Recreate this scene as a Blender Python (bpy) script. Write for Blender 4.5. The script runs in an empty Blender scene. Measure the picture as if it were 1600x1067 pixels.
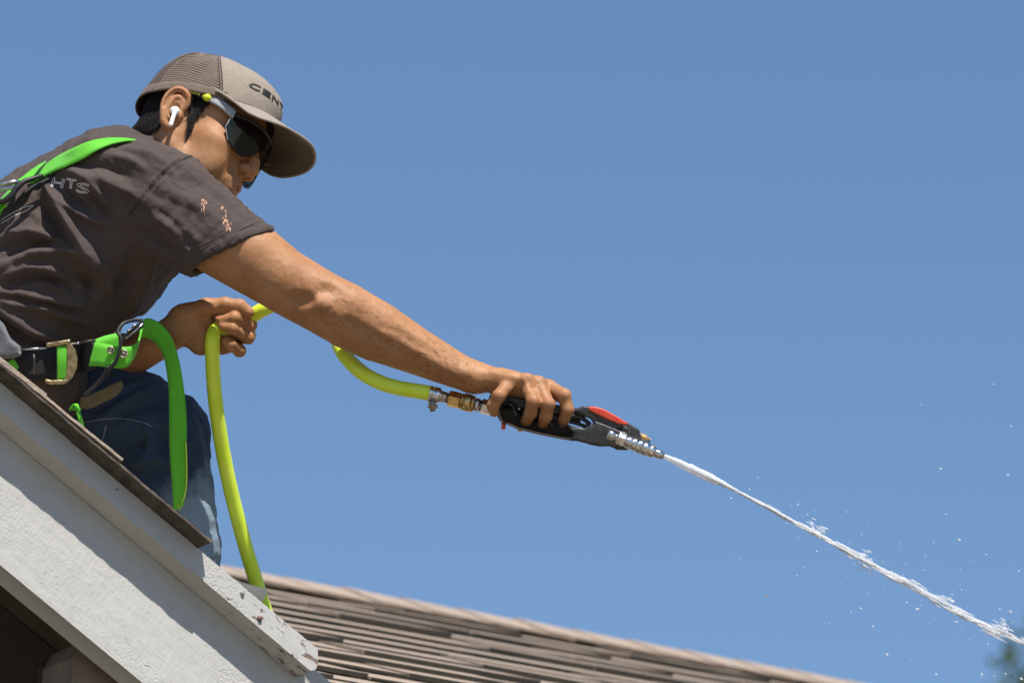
import bpy, bmesh, math, random
import numpy as np
from mathutils import Vector, Matrix
from mathutils.bvhtree import BVHTree

random.seed(7)
rng = np.random.default_rng(7)
SCN = bpy.context.scene
COL = SCN.collection

# ------------------------------------------------------------------ camera
PITCH = math.radians(18.0)
DIST = 9.0                       # metres from the lens to the man
PX = 0.00092                     # one figure unit (a millimetre or so) in metres
CAM = np.array([0.0, 0.0, 1.6])
RIGHT = np.array([1.0, 0.0, 0.0])
FWD = np.array([0.0, math.cos(PITCH), math.sin(PITCH)])
UP = np.array([0.0, -math.sin(PITCH), math.cos(PITCH)])
cam_data = bpy.data.cameras.new("camera")
cam = bpy.data.objects.new("camera", cam_data)
COL.objects.link(cam)
cam.location = CAM
cam.rotation_euler = (math.pi / 2 + PITCH, 0, 0)
cam_data.sensor_width = 36.0
cam_data.lens = 36.0 * DIST / (1600 * PX)
cam_data.clip_start = 0.1
cam_data.clip_end = 4000.0
cam_data.dof.use_dof = True
cam_data.dof.focus_distance = DIST
cam_data.dof.aperture_fstop = 6.3
SCN.camera = cam

# ------------------------------------------------------------------ sky, sun, exposure
SUN = RIGHT * 0.20 + UP * 0.95 - FWD * 0.23; SUN /= np.linalg.norm(SUN)   # high, a little right, a little behind the lens
world = bpy.data.worlds.new("World")
SCN.world = world
world.use_nodes = True
wn, wl = world.node_tree.nodes, world.node_tree.links
wn.clear()
w_out = wn.new("ShaderNodeOutputWorld")
w_bg = wn.new("ShaderNodeBackground")
w_sky = wn.new("ShaderNodeTexSky")
w_sky.sky_type = 'NISHITA'
w_sky.sun_disc = False
w_sky.sun_elevation = math.asin(SUN[2])
w_sky.sun_rotation = math.atan2(SUN[0], SUN[1])
w_sky.altitude = 100
w_sky.air_density = 1.15
w_sky.dust_density = 0.0
w_sky.ozone_density = 7.0
w_bg.inputs["Strength"].default_value = 0.0905
wl.new(w_sky.outputs[0], w_bg.inputs["Color"])
wl.new(w_bg.outputs[0], w_out.inputs["Surface"])

sun_data = bpy.data.lights.new("sun", 'SUN')
sun_data.energy = 5.0
sun_data.angle = math.radians(0.53)
sun_data.color = (1.0, 0.95, 0.88)
sun = bpy.data.objects.new("sun", sun_data)
COL.objects.link(sun)
sun.rotation_euler = Vector(SUN).to_track_quat('Z', 'Y').to_euler()
sun.location = (0, 0, 30)

SCN.view_settings.view_transform = 'Standard'
SCN.view_settings.look = 'None'
SCN.view_settings.exposure = 0.35
SCN.view_settings.gamma = 1.0
SCN.view_settings.use_curve_mapping = False
SCN.cycles.max_bounces = 8
SCN.cycles.transparent_max_bounces = 16

# ------------------------------------------------------------------ frames and small helpers
ORIGIN = CAM + FWD * DIST

def A(*p):
    return np.array(p, float)

def fig(P):
    """figure units (right, down, away; 800,533.5 on the lens axis) -> world metres; a rigid frame"""
    P = np.asarray(P, float)
    return (ORIGIN + np.outer((P[..., 0].ravel() - 800) * PX, RIGHT) - np.outer((P[..., 1].ravel() - 533.5) * PX, UP)
            + np.outer(P[..., 2].ravel() * PX, FWD)).reshape(P.shape)

def to_fig(W):
    d = np.asarray(W, float) - ORIGIN
    return np.stack([d @ RIGHT / PX + 800, -(d @ UP) / PX + 533.5, d @ FWD / PX], -1)

def pp(u, v, w=0.0):
    k = 1 + w * PX / DIST
    return A(800 + (u - 800) * k, 533.5 + (v - 533.5) * k, w)

def PP(*pts):
    return np.array([pp(*p) for p in pts])

def ray(u, v):
    d = FWD + RIGHT * (u - 800) * PX / DIST - UP * (v - 533.5) * PX / DIST
    return d

def at(u, v, fwd_m):
    return CAM + ray(u, v) * fwd_m

def unit(v):
    v = np.asarray(v, float)
    return v / (np.linalg.norm(v) + 1e-12)

def _hash(i, j, k, seed):
    n = (i * 374761393 + j * 668265263 + k * 2147483647 + seed * 144665) & 0xFFFFFFFF
    n = ((n ^ (n >> 13)) * 1274126177) & 0xFFFFFFFF
    n = n ^ (n >> 16)
    return (n & 0xFFFF) / 65535.0

def vnoise(P, seed=0):
    P = np.asarray(P, float)
    I = np.floor(P).astype(np.int64); f = P - I
    f = f * f * (3 - 2 * f)
    out = 0
    for a in (0, 1):
        for b in (0, 1):
            for c in (0, 1):
                w = (f[..., 0] if a else 1 - f[..., 0]) * (f[..., 1] if b else 1 - f[..., 1]) * (f[..., 2] if c else 1 - f[..., 2])
                out = out + w * _hash(I[..., 0] + a, I[..., 1] + b, I[..., 2] + c, seed)
    return out * 2 - 1

def fbm(P, octv=4, seed=0):
    s, a, t = 0, 0.5, 0
    P = np.asarray(P, float)
    for o in range(octv):
        s = s + a * vnoise(P * 2 ** o, seed + o); t += a; a *= 0.5
    return s / t

def smooth_curve(pts, n=12, closed=False):
    """Catmull-Rom through pts (any dimension)"""
    pts = np.asarray(pts, float)
    m = len(pts)
    out = []
    rngm = m if closed else m - 1
    for i in range(rngm):
        if closed:
            p0, p1, p2, p3 = pts[(i - 1) % m], pts[i], pts[(i + 1) % m], pts[(i + 2) % m]
        else:
            p1, p2 = pts[i], pts[i + 1]
            p0 = pts[i - 1] if i > 0 else 2 * p1 - p2
            p3 = pts[i + 2] if i + 2 < m else 2 * p2 - p1
        for t in np.linspace(0, 1, n, endpoint=False):
            out.append(0.5 * ((2 * p1) + (-p0 + p2) * t + (2 * p0 - 5 * p1 + 4 * p2 - p3) * t * t + (-p0 + 3 * p1 - 3 * p2 + p3) * t ** 3))
    if not closed:
        out.append(pts[-1])
    return np.array(out)

# ------------------------------------------------------------------ objects
def tag(o, label=None, cat=None, group=None, kind=None):
    if label: o["label"] = label
    if cat: o["category"] = cat
    if group: o["group"] = group
    if kind: o["kind"] = kind
    return o

def empty(name, loc, label=None, cat=None, group=None):
    o = bpy.data.objects.new(name, None)
    COL.objects.link(o)
    o.location = loc
    o.empty_display_size = 0.1
    return tag(o, label, cat, group)

def world_of(o):
    m = Matrix.Identity(4)
    while o is not None:
        m = o.matrix_basis @ m; o = o.parent
    return m

def mk(name, V, F, mat=None, parent=None, smooth=True, frame=None, label=None, kind=None):
    """one mesh object from world-space vertices (or vertices of frame=(origin, 3x3 axes as rows))"""
    V = np.asarray(V, float)
    me = bpy.data.meshes.new(name)
    o = bpy.data.objects.new(name, me)
    COL.objects.link(o)
    pw = world_of(parent).inverted()
    if frame is not None and np.linalg.det(np.asarray(frame[1])) < 0:
        V = np.asarray(frame[0]) + V @ np.asarray(frame[1]); frame = None
    if frame is None:
        pm = np.array(pw)
        V = V @ pm[:3, :3].T + pm[:3, 3]
    me.vertices.add(len(V))
    me.vertices.foreach_set("co", V.astype(np.float32).ravel())
    if isinstance(F, np.ndarray):
        n, k = F.shape
        me.loops.add(n * k); me.polygons.add(n)
        me.loops.foreach_set("vertex_index", F.astype(np.int32).ravel())
        me.polygons.foreach_set("loop_start", np.arange(0, n * k, k, dtype=np.int32))
        me.polygons.foreach_set("loop_total", np.full(n, k, dtype=np.int32))
    else:
        tot = [len(f) for f in F]
        me.loops.add(sum(tot)); me.polygons.add(len(F))
        me.loops.foreach_set("vertex_index", np.array([i for f in F for i in f], dtype=np.int32))
        me.polygons.foreach_set("loop_start", np.concatenate([[0], np.cumsum(tot)[:-1]]).astype(np.int32))
        me.polygons.foreach_set("loop_total", np.array(tot, dtype=np.int32))
    me.polygons.foreach_set("use_smooth", np.full(len(me.polygons), bool(smooth)))
    me.update(calc_edges=True)
    me.validate()
    if mat: me.materials.append(mat)
    if parent is not None: o.parent = parent
    if frame is not None:
        org, ax = frame
        mtx = Matrix.Identity(4)
        for i in range(3):
            for j in range(3): mtx[i][j] = ax[j][i]
            mtx[i][3] = np.asarray(org)[i]
        o.matrix_basis = pw @ mtx
    return tag(o, label=label, kind=kind)

def merge(parts):
    V, F, n = [], [], 0
    for v, f in parts:
        V.append(np.asarray(v, float)); F += [[i + n for i in q] for q in f]; n += len(v)
    return np.concatenate(V), F

def box(lo, hi):
    x0, y0, z0 = lo; x1, y1, z1 = hi
    V = [(x0, y0, z0), (x1, y0, z0), (x1, y1, z0), (x0, y1, z0), (x0, y0, z1), (x1, y0, z1), (x1, y1, z1), (x0, y1, z1)]
    F = [(0, 3, 2, 1), (4, 5, 6, 7), (0, 1, 5, 4), (1, 2, 6, 5), (2, 3, 7, 6), (3, 0, 4, 7)]
    return np.array(V, float), F

def sweep(path, radii, seg=14, caps=True, flat=None):
    """round tube along a 3-D path"""
    path = np.asarray(path, float); n = len(path)
    radii = np.broadcast_to(radii, (n,))
    T = np.gradient(path, axis=0); T /= np.linalg.norm(T, axis=1)[:, None] + 1e-12
    a = unit(np.cross(T[0], A(0.3, 0.2, 0.93)))
    V = []
    ang = np.linspace(0, 2 * math.pi, seg, endpoint=False)
    for i in range(n):
        a = unit(a - T[i] * (a @ T[i])); b = np.cross(T[i], a)
        V.append(path[i] + radii[i] * (np.outer(np.cos(ang), a) + np.outer(np.sin(ang), b)))
    F = []
    for i in range(n - 1):
        for j in range(seg):
            k = (j + 1) % seg
            F.append((i * seg + j, i * seg + k, (i + 1) * seg + k, (i + 1) * seg + j))
    if caps:
        F.append(tuple(range(seg))[::-1]); F.append(tuple((n - 1) * seg + j for j in range(seg)))
    return np.concatenate(V), F

def lathe(a, b, prof, seg=24, sides=None):
    """revolve (t, radius) pairs about the segment a->b; t along it from 0 to 1"""
    a, b = np.asarray(a, float), np.asarray(b, float)
    t = unit(b - a); L = np.linalg.norm(b - a)
    x = unit(np.cross(t, A(0.21, 0.1, 0.9))); y = np.cross(t, x)
    s = sides or seg
    ang = np.linspace(0, 2 * math.pi, s, endpoint=False) + 0.3
    V = [a + t * L * p + r * (np.cos(q) * x + np.sin(q) * y) for p, r in prof for q in ang]
    F = []
    for i in range(len(prof) - 1):
        for j in range(s):
            k = (j + 1) % s
            F.append((i * s + j, i * s + k, (i + 1) * s + k, (i + 1) * s + j))
    F.append(tuple(range(s))[::-1]); F.append(tuple((len(prof) - 1) * s + j for j in range(s)))
    return np.array(V), F

def strap(left, right, thick, nrm_hint=None):
    """flat webbing between two edge curves, with thickness"""
    L, R = np.asarray(left, float), np.asarray(right, float)
    n = len(L)
    T = np.gradient((L + R) / 2, axis=0)
    N = np.cross(T, R - L); N /= np.linalg.norm(N, axis=1)[:, None] + 1e-12
    h = N * thick / 2
    ml = (L * 3 + R) / 4; mr = (L + R * 3) / 4
    ring = [L + h, ml + h * 1.15, mr + h * 1.15, R + h, R - h, mr - h * 1.15, ml - h * 1.15, L - h]
    V = np.stack(ring, 1).reshape(-1, 3); m = 8
    F = []
    for i in range(n - 1):
        for j in range(m):
            k = (j + 1) % m
            F.append((i * m + j, i * m + k, (i + 1) * m + k, (i + 1) * m + j))
    F.append(tuple(range(m))[::-1]); F.append(tuple((n - 1) * m + j for j in range(m)))
    return V, F

def prism(poly, d0, d1):
    """extrude a polygon of (x, z) along y from d0 to d1"""
    n = len(poly)
    V = [(x, d0, z) for x, z in poly] + [(x, d1, z) for x, z in poly]
    F = [tuple(range(n)), tuple(range(2 * n - 1, n - 1, -1))]
    for i in range(n):
        k = (i + 1) % n
        F.append((i, i + n, k + n, k))
    return np.array(V, float), F
# ------------------------------------------------------------------ sculpting by signed distance
class Sculpt:
    def __init__(self):
        self.prims = []

    def _add(self, fn, lo, hi, k, op):
        self.prims.append((fn, np.asarray(lo, float), np.asarray(hi, float), k, op)); return self

    def cone(self, a, b, ra, rb, k=6, op='+'):
        a, b = np.asarray(a, float), np.asarray(b, float)
        ba = b - a; l2 = ba @ ba + 1e-9
        def fn(P):
            pa = P - a
            h = np.clip(pa @ ba / l2, 0, 1)
            return np.linalg.norm(pa - h[:, None] * ba, axis=1) - (ra + (rb - ra) * h)
        r = max(ra, rb)
        return self._add(fn, np.minimum(a, b) - r, np.maximum(a, b) + r, k, op)

    def chain(self, pts, radii, k=6, op='+', inner=4):
        pts = [np.asarray(p, float) for p in pts]
        segs = list(zip(pts[:-1], pts[1:], radii[:-1], radii[1:]))
        def fn(P):
            d = None
            for a, b, ra, rb in segs:
                ba = b - a; l2 = ba @ ba + 1e-9
                pa = P - a; h = np.clip(pa @ ba / l2, 0, 1)
                e = np.linalg.norm(pa - h[:, None] * ba, axis=1) - (ra + (rb - ra) * h)
                if d is None: d = e
                else:
                    hh = np.clip(inner - np.abs(d - e), 0, None) / inner
                    d = np.minimum(d, e) - hh * hh * inner * 0.25
            return d
        pa = np.array(pts); r = max(radii)
        return self._add(fn, pa.min(0) - r, pa.max(0) + r, k, op)

    def ell(self, c, r, rot=None, k=8, op='+'):
        c, r = np.asarray(c, float), np.asarray(r, float)
        def fn(P):
            q = P - c
            if rot is not None: q = q @ np.asarray(rot).T
            k0 = np.linalg.norm(q / r, axis=1); k1 = np.linalg.norm(q / r ** 2, axis=1) + 1e-9
            return k0 * (k0 - 1) / k1
        m = r if rot is None else np.full(3, r.max())
        return self._add(fn, c - m, c + m, k, op)

    def loft(self, sts, wdir=(0, 0, 1), k=20, op='+', closed_ends=True):
        """sts: list of (center, ra across, rb along wdir); elliptical sections, blended linearly"""
        C = np.array([s[0] for s in sts], float); Ra = np.array([s[1] for s in sts], float); Rb = np.array([s[2] for s in sts], float)
        W = unit(wdir)
        def fn(P):
            best = np.full(len(P), 1e9)
            for i in range(len(C) - 1):
                a, b = C[i], C[i + 1]; ba = b - a; l2 = ba @ ba
                pa = P - a; t = pa @ ba / l2; h = np.clip(t, 0, 1)
                q = pa - h[:, None] * ba
                T = ba / math.sqrt(l2)
                ax = q @ T
                q = q - ax[:, None] * T
                wv = unit(W - T * (W @ T))
                y = q @ wv
                x = np.linalg.norm(q - y[:, None] * wv, axis=1)
                ra = Ra[i] + (Ra[i + 1] - Ra[i]) * h; rb = Rb[i] + (Rb[i + 1] - Rb[i]) * h
                rc = np.minimum(ra, rb)
                k0 = np.sqrt((x / ra) ** 2 + (y / rb) ** 2 + (ax / rc) ** 2)
                k1 = np.sqrt((x / ra ** 2) ** 2 + (y / rb ** 2) ** 2 + (ax / rc ** 2) ** 2) + 1e-9
                best = np.minimum(best, k0 * (k0 - 1) / k1)
            return best
        r = np.maximum(Ra, Rb)[:, None]
        return self._add(fn, (C - r).min(0), (C + r).max(0), k, op)

    def plane(self, p, n, lo, hi, k=2, op='-'):
        """op '-' cuts away the side n points to, inside the box lo..hi"""
        p, n = np.asarray(p, float), unit(n)
        return self._add(lambda P: -((P - p) @ n), lo, hi, k, op)

    def poly(self, pts, w0, w1, rnd=2, k=2, op='+'):
        """extruded polygon in the first two axes"""
        pts = np.asarray(pts, float)
        def fn(P):
            x = P[:, :2]; d = np.full(len(P), 1e9); s = np.ones(len(P))
            n = len(pts)
            for i in range(n):
                j = (i - 1) % n
                e = pts[j] - pts[i]; w = x - pts[i]
                b = w - np.clip(w @ e / (e @ e), 0, 1)[:, None] * e
                d = np.minimum(d, (b * b).sum(1))
                c1 = x[:, 1] >= pts[i, 1]; c2 = x[:, 1] < pts[j, 1]; c3 = e[0] * w[:, 1] > e[1] * w[:, 0]
                flip = (c1 & c2 & c3) | (~c1 & ~c2 & ~c3)
                s = np.where(flip, -s, s)
            d2 = s * np.sqrt(d) + rnd
            dz = np.abs(P[:, 2] - (w0 + w1) / 2) - (w1 - w0) / 2 + rnd
            return np.minimum(np.maximum(d2, dz), 0) + np.sqrt(np.clip(d2, 0, None) ** 2 + np.clip(dz, 0, None) ** 2) - rnd
        return self._add(fn, np.append(pts.min(0), w0), np.append(pts.max(0), w1), k, op)

    def nest(self, other, lo, hi, k=8, op='+'):
        def fn(P):
            other.margin = max(self.margin, 25.0)
            return other(P)
        return self._add(fn, lo, hi, k, op)

    def __call__(self, P):
        P = np.asarray(P, float)
        d = np.full(len(P), 60.0)
        for fn, lo, hi, k, op in self.prims:
            m = k + self.margin
            idx = np.nonzero(((P > lo - m) & (P < hi + m)).all(1))[0]
            if not len(idx): continue
            e = fn(P[idx]); o = d[idx]
            if op == '+':
                h = np.clip(k - np.abs(o - e), 0, None) / k
                d[idx] = np.minimum(o, e) - h * h * k * 0.25
            elif op == '-':
                e = -e
                h = np.clip(k - np.abs(o - e), 0, None) / k
                d[idx] = np.maximum(o, e) + h * h * k * 0.25
        return d
    margin = 12.0

def net(f, lo, hi, h, smooth=1):
    """surface nets over a narrow band -> (verts, quads)"""
    lo, hi = np.asarray(lo, float), np.asarray(hi, float)
    c = 4
    nc = np.ceil((hi - lo) / (h * c)).astype(int) + 2
    f.margin = max(12.0, h * c * 2.2)
    g = [lo[i] + np.arange(nc[i]) * h * c for i in range(3)]
    G = np.stack(np.meshgrid(*g, indexing='ij'), -1).reshape(-1, 3)
    Dc = f(G).reshape(nc)
    a = np.abs(Dc) < h * c * 2.0
    act = np.zeros(nc - 1, bool)
    sg = Dc < 0
    alls, anys = np.ones(nc - 1, bool), np.zeros(nc - 1, bool)
    for i in (0, 1):
        for j in (0, 1):
            for k in (0, 1):
                sl = (slice(i, nc[0] - 1 + i), slice(j, nc[1] - 1 + j), slice(k, nc[2] - 1 + k))
                act |= a[sl]; alls &= sg[sl]; anys |= sg[sl]
    act |= anys & ~alls
    n = (nc - 1) * c
    D = np.repeat(np.repeat(np.repeat(Dc[:-1, :-1, :-1], c, 0), c, 1), c, 2).astype(np.float32)
    B = np.argwhere(act)
    o = np.stack(np.meshgrid(*[np.arange(c)] * 3, indexing='ij'), -1).reshape(-1, 3)
    for s in range(0, len(B), 8000):
        I = (B[s:s + 8000, None, :] * c + o[None]).reshape(-1, 3)
        D[I[:, 0], I[:, 1], I[:, 2]] = f(lo + I * h)
    S = D < 0
    m = np.array(D.shape) - 1
    cnt = np.zeros(m, np.int8)
    for i in (0, 1):
        for j in (0, 1):
            for k in (0, 1):
                cnt += S[i:m[0] + i, j:m[1] + j, k:m[2] + k]
    C = np.argwhere((cnt > 0) & (cnt < 8))
    idx = np.full(m, -1, np.int32)
    idx[C[:, 0], C[:, 1], C[:, 2]] = np.arange(len(C))
    acc = np.zeros((len(C), 3)); num = np.zeros(len(C))
    cor = [(i, j, k) for i in (0, 1) for j in (0, 1) for k in (0, 1)]
    val = {q: D[C[:, 0] + q[0], C[:, 1] + q[1], C[:, 2] + q[2]].astype(float) for q in cor}
    for q in cor:
        for ax in range(3):
            if q[ax]: continue
            r = list(q); r[ax] = 1; r = tuple(r)
            v0, v1 = val[q], val[r]
            x = (v0 < 0) != (v1 < 0)
            t = np.where(x, v0 / np.where(x, v0 - v1, 1), 0)
            p = np.tile(np.array(q, float), (len(C), 1)); p[:, ax] += t
            acc += p * x[:, None]; num += x
    V = lo + (C + acc / num[:, None]) * h
    F = []
    for ax in range(3):
        b, d = (ax + 1) % 3, (ax + 2) % 3
        s0 = [slice(None)] * 3; s1 = [slice(None)] * 3
        s0[ax] = slice(0, -1); s1[ax] = slice(1, None)
        X = S[tuple(s0)] != S[tuple(s1)]
        E = np.argwhere(X)
        ok = (E[:, b] > 0) & (E[:, d] > 0) & (E[:, b] < m[b]) & (E[:, d] < m[d])
        E = E[ok]
        def cell(ob, od):
            q = E.copy(); q[:, b] -= ob; q[:, d] -= od
            return idx[q[:, 0], q[:, 1], q[:, 2]]
        Q = np.stack([cell(1, 1), cell(0, 1), cell(0, 0), cell(1, 0)], 1)
        inside = S[E[:, 0], E[:, 1], E[:, 2]]
        Q[~inside] = Q[~inside][:, ::-1]
        F.append(Q)
    F = np.concatenate(F)
    F = F[(F >= 0).all(1)]
    n = np.cross(V[F[:, 1]] - V[F[:, 0]], V[F[:, 2]] - V[F[:, 0]])
    if (n * (V[F[:, 0]] - V.mean(0))).sum() < 0: F = F[:, ::-1].copy()
    for _ in range(smooth):
        V = relax(V, F, 0.5)
    return V, F

def relax(V, F, lam=0.5):
    acc = np.zeros_like(V); num = np.zeros(len(V))
    for i in range(4):
        j = (i + 1) % 4
        for x, y in ((F[:, i], F[:, j]), (F[:, j], F[:, i])):
            for ax in range(3): acc[:, ax] += np.bincount(x, V[y, ax], len(V))
            num += np.bincount(x, minlength=len(V))
    return V + lam * (acc / np.maximum(num, 1)[:, None] - V)

def normals(V, F):
    n = np.cross(V[F[:, 2]] - V[F[:, 0]], V[F[:, 3]] - V[F[:, 1]])
    N = np.zeros_like(V)
    for i in range(4):
        for ax in range(3): N[:, ax] += np.bincount(F[:, i], n[:, ax], len(V))
    return N / (np.linalg.norm(N, axis=1)[:, None] + 1e-12)

def line_dist(P, line):
    """distance of points to a polyline and the parameter (0..1) along it"""
    line = np.asarray(line, float)
    best = np.full(len(P), 1e9); par = np.zeros(len(P)); n = len(line) - 1
    for i in range(n):
        a, b = line[i], line[i + 1]; ba = b - a
        h = np.clip((P - a) @ ba / (ba @ ba + 1e-9), 0, 1)
        d = np.linalg.norm(P - a - h[:, None] * ba, axis=1)
        w = d < best
        best[w] = d[w]; par[w] = (i + h[w]) / n
    return best, par
# ------------------------------------------------------------------ materials (procedural)
class N:
    def __init__(self, name):
        self.m = bpy.data.materials.new(name); self.m.use_nodes = True
        self.t = self.m.node_tree; self.p = self.t.nodes["Principled BSDF"]
        self.out = self.t.nodes["Material Output"]
        self.co = None
    def node(self, typ, **kw):
        n = self.t.nodes.new(typ)
        for k, v in kw.items():
            if k in n.inputs: n.inputs[k].default_value = v
            else: setattr(n, k, v)
        return n
    def link(self, a, b): self.t.links.new(a, b)
    def coord(self, scale=(1, 1, 1), rot=(0, 0, 0)):
        if self.co is None: self.co = self.node("ShaderNodeTexCoord")
        mp = self.node("ShaderNodeMapping")
        mp.inputs["Scale"].default_value = scale; mp.inputs["Rotation"].default_value = rot
        self.link(self.co.outputs["Object"], mp.inputs["Vector"])
        return mp.outputs[0]
    def noise(self, scale, detail=4, rough=0.55, stretch=(1, 1, 1), rot=(0, 0, 0), dist=0.0):
        n = self.node("ShaderNodeTexNoise")
        n.inputs["Scale"].default_value = scale; n.inputs["Detail"].default_value = detail
        n.inputs["Roughness"].default_value = rough; n.inputs["Distortion"].default_value = dist
        self.link(self.coord(stretch, rot), n.inputs["Vector"])
        return n.outputs[0]
    def ramp(self, fac, stops):
        r = self.node("ShaderNodeValToRGB"); e = r.color_ramp.elements
        while len(e) < len(stops): e.new(0.5)
        for i, (p, c) in enumerate(stops):
            e[i].position = p; e[i].color = (*c, 1) if len(c) == 3 else c
        self.link(fac, r.inputs[0]); return r.outputs[0]
    def mix(self, fac, a, b, typ='MIX'):
        n = self.node("ShaderNodeMix", data_type='RGBA', blend_type=typ)
        for s, v in ((0, fac), (6, a), (7, b)):
            if isinstance(v, (int, float)): n.inputs[s].default_value = v
            elif isinstance(v, tuple): n.inputs[s].default_value = (*v, 1)
            else: self.link(v, n.inputs[s])
        return n.outputs[2]
    def math(self, op, a, b=0.0):
        n = self.node("ShaderNodeMath", operation=op)
        for i, v in enumerate((a, b)):
            if isinstance(v, (int, float)): n.inputs[i].default_value = v
            else: self.link(v, n.inputs[i])
        return n.outputs[0]
    def bump(self, h, strength=0.5, dist=0.001, prev=None):
        b = self.node("ShaderNodeBump"); b.inputs["Strength"].default_value = strength; b.inputs["Distance"].default_value = dist
        self.link(h, b.inputs["Height"])
        if prev is not None: self.link(prev, b.inputs["Normal"])
        return b.outputs[0]
    def set(self, **kw):
        names = dict(base="Base Color", rough="Roughness", metal="Metallic", normal="Normal", sss="Subsurface Weight", sheen="Sheen Weight",
                     spec="Specular IOR Level", coat="Coat Weight", trans="Transmission Weight", alpha="Alpha", sheenr="Sheen Roughness", ior="IOR")
        for k, v in kw.items():
            s = self.p.inputs[names[k]]
            if isinstance(v, tuple): s.default_value = (*v, 1) if len(v) == 3 else v
            elif isinstance(v, (int, float)): s.default_value = v
            else: self.link(v, s)
        return self

def varied(name, c0, c1, scale, rough=0.6, bscale=None, bstr=0.3, bdist=0.001, detail=5, stretch=(1, 1, 1), **kw):
    n = N(name)
    f = n.noise(scale, detail, stretch=stretch)
    n.set(base=n.ramp(f, [(0.3, c0), (0.7, c1)]), rough=rough, **kw)
    if bscale: n.set(normal=n.bump(n.noise(bscale, 6, 0.65, stretch=stretch), bstr, bdist))
    return n.m

def mat_skin(jaw=None):
    n = N("skin")
    big = n.noise(22, 5); fine = n.noise(160, 5, 0.7); spot = n.noise(420, 3, 0.6)
    c = n.ramp(big, [(0.32, (0.33, 0.145, 0.056)), (0.52, (0.40, 0.19, 0.08)), (0.72, (0.44, 0.226, 0.106))])
    c = n.mix(0.24, c, n.ramp(fine, [(0.35, (0.27, 0.11, 0.045)), (0.65, (0.5, 0.275, 0.145))]))
    for pos, rad, wgt, col in (jaw or ()):           # beard shadow, flushed knuckles
        g = n.node("ShaderNodeVectorMath", operation='DISTANCE'); n.coord(); n.link(n.co.outputs["Object"], g.inputs[0]); g.inputs[1].default_value = pos
        fz = n.ramp(n.math('ADD', n.math('DIVIDE', g.outputs["Value"], rad), n.math('MULTIPLY', n.math('SUBTRACT', n.noise(90, 4), 0.5), 0.5)), [(0.35, (wgt,) * 3), (1.0, (0, 0, 0))])
        fz = n.math('MULTIPLY', fz, n.ramp(n.noise(700, 2, 0.8), [(0.35, (0.5,) * 3), (0.6, (1,) * 3)]))
        c = n.mix(fz, c, col)
    vor = n.node("ShaderNodeTexVoronoi"); vor.inputs["Scale"].default_value = 900
    n.link(n.coord(), vor.inputs["Vector"])
    nb = n.bump(vor.outputs["Distance"], 0.32, 0.0005)
    nb = n.bump(n.noise(120, 6, 0.7, stretch=(1, 1, 1)), 0.25, 0.0012, nb)
    n.set(base=c, rough=n.ramp(spot, [(0.3, (0.46,) * 3), (0.7, (0.66,) * 3)]), normal=nb, sss=0.10, spec=0.4)
    n.p.inputs["Subsurface Radius"].default_value = (0.010, 0.004, 0.002)
    n.p.inputs["Subsurface Scale"].default_value = 0.6
    return n.m

def mat_cloth(name, c0, c1, weave=1400, sheen=0.25, bump=0.35, twill=False, lit_fade=None):
    n = N(name)
    big = n.noise(9, 6, 0.6); mid = n.noise(70, 5, 0.6); fib = n.noise(600, 3, 0.7)
    c = n.ramp(big, [(0.3, c0), (0.7, c1)])
    c = n.mix(0.45, c, n.ramp(mid, [(0.3, tuple(x * 0.82 for x in c0)), (0.72, tuple(x * 1.18 for x in c1))]))
    c = n.mix(0.5, c, n.ramp(fib, [(0.3, tuple(x * 0.75 for x in c0)), (0.7, tuple(x * 1.25 for x in c1))]))
    nb = n.bump(n.noise(weave, 2, 0.6), bump, 0.0005)
    nb = n.bump(mid, 0.35, 0.0016, nb)
    nb = n.bump(n.noise(32, 5, 0.6, dist=0.6), 0.45, 0.004, nb)
    if twill:
        w = n.node("ShaderNodeTexWave"); w.inputs["Scale"].default_value = 320; w.inputs["Distortion"].default_value = 1.5
        n.link(n.coord(rot=(0.4, 0.9, 0.3)), w.inputs["Vector"])
        nb = n.bump(w.outputs["Fac"], 0.3, 0.0005, nb)
        c = n.mix(0.25, c, n.ramp(w.outputs["Fac"], [(0.3, tuple(x * 0.6 for x in c0)), (0.7, tuple(x * 1.8 for x in c1))]))
    if lit_fade:
        pos, rad, col = lit_fade
        g = n.node("ShaderNodeVectorMath", operation='DISTANCE')
        n.link(n.coord(), g.inputs[0]); g.inputs[1].default_value = pos
        s = n.math('ADD', n.math('DIVIDE', g.outputs["Value"], rad), n.math('MULTIPLY', n.math('SUBTRACT', n.noise(25, 5, 0.7), 0.5), 0.9))
        f = n.ramp(s, [(0.6, (1, 1, 1)), (1.0, (0, 0, 0))])
        c = n.mix(f, c, n.ramp(fib, [(0.3, tuple(x * 0.7 for x in col)), (0.7, tuple(x * 1.2 for x in col))]))
    n.set(base=c, rough=0.92, normal=nb, sheen=sheen, sheenr=0.5, spec=0.15)
    return n.m

def mat_net(name, c0, c1):
    """openwork cap net: light threads over the dark behind them"""
    n = N(name)
    w = n.node("ShaderNodeTexWave", bands_direction='Z'); w.inputs["Scale"].default_value = 74; w.inputs["Distortion"].default_value = 1.6; w.inputs["Detail Scale"].default_value = 0.4
    n.link(n.coord(), w.inputs["Vector"])
    big = n.noise(30, 4); fib = n.noise(500, 3)
    c = n.ramp(big, [(0.3, c0), (0.7, c1)])
    c = n.mix(0.4, c, n.ramp(fib, [(0.3, tuple(x * 0.6 for x in c0)), (0.7, tuple(x * 1.4 for x in c1))]))
    hole = n.math('MULTIPLY', n.ramp(w.outputs["Fac"], [(0.25, (1, 1, 1)), (0.6, (0, 0, 0))]), 0.8)
    c = n.mix(hole, c, (0.035, 0.024, 0.019))
    n.set(base=c, rough=0.85, normal=n.bump(fib, 0.4, 0.0006), spec=0.2)
    return n.m

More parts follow.
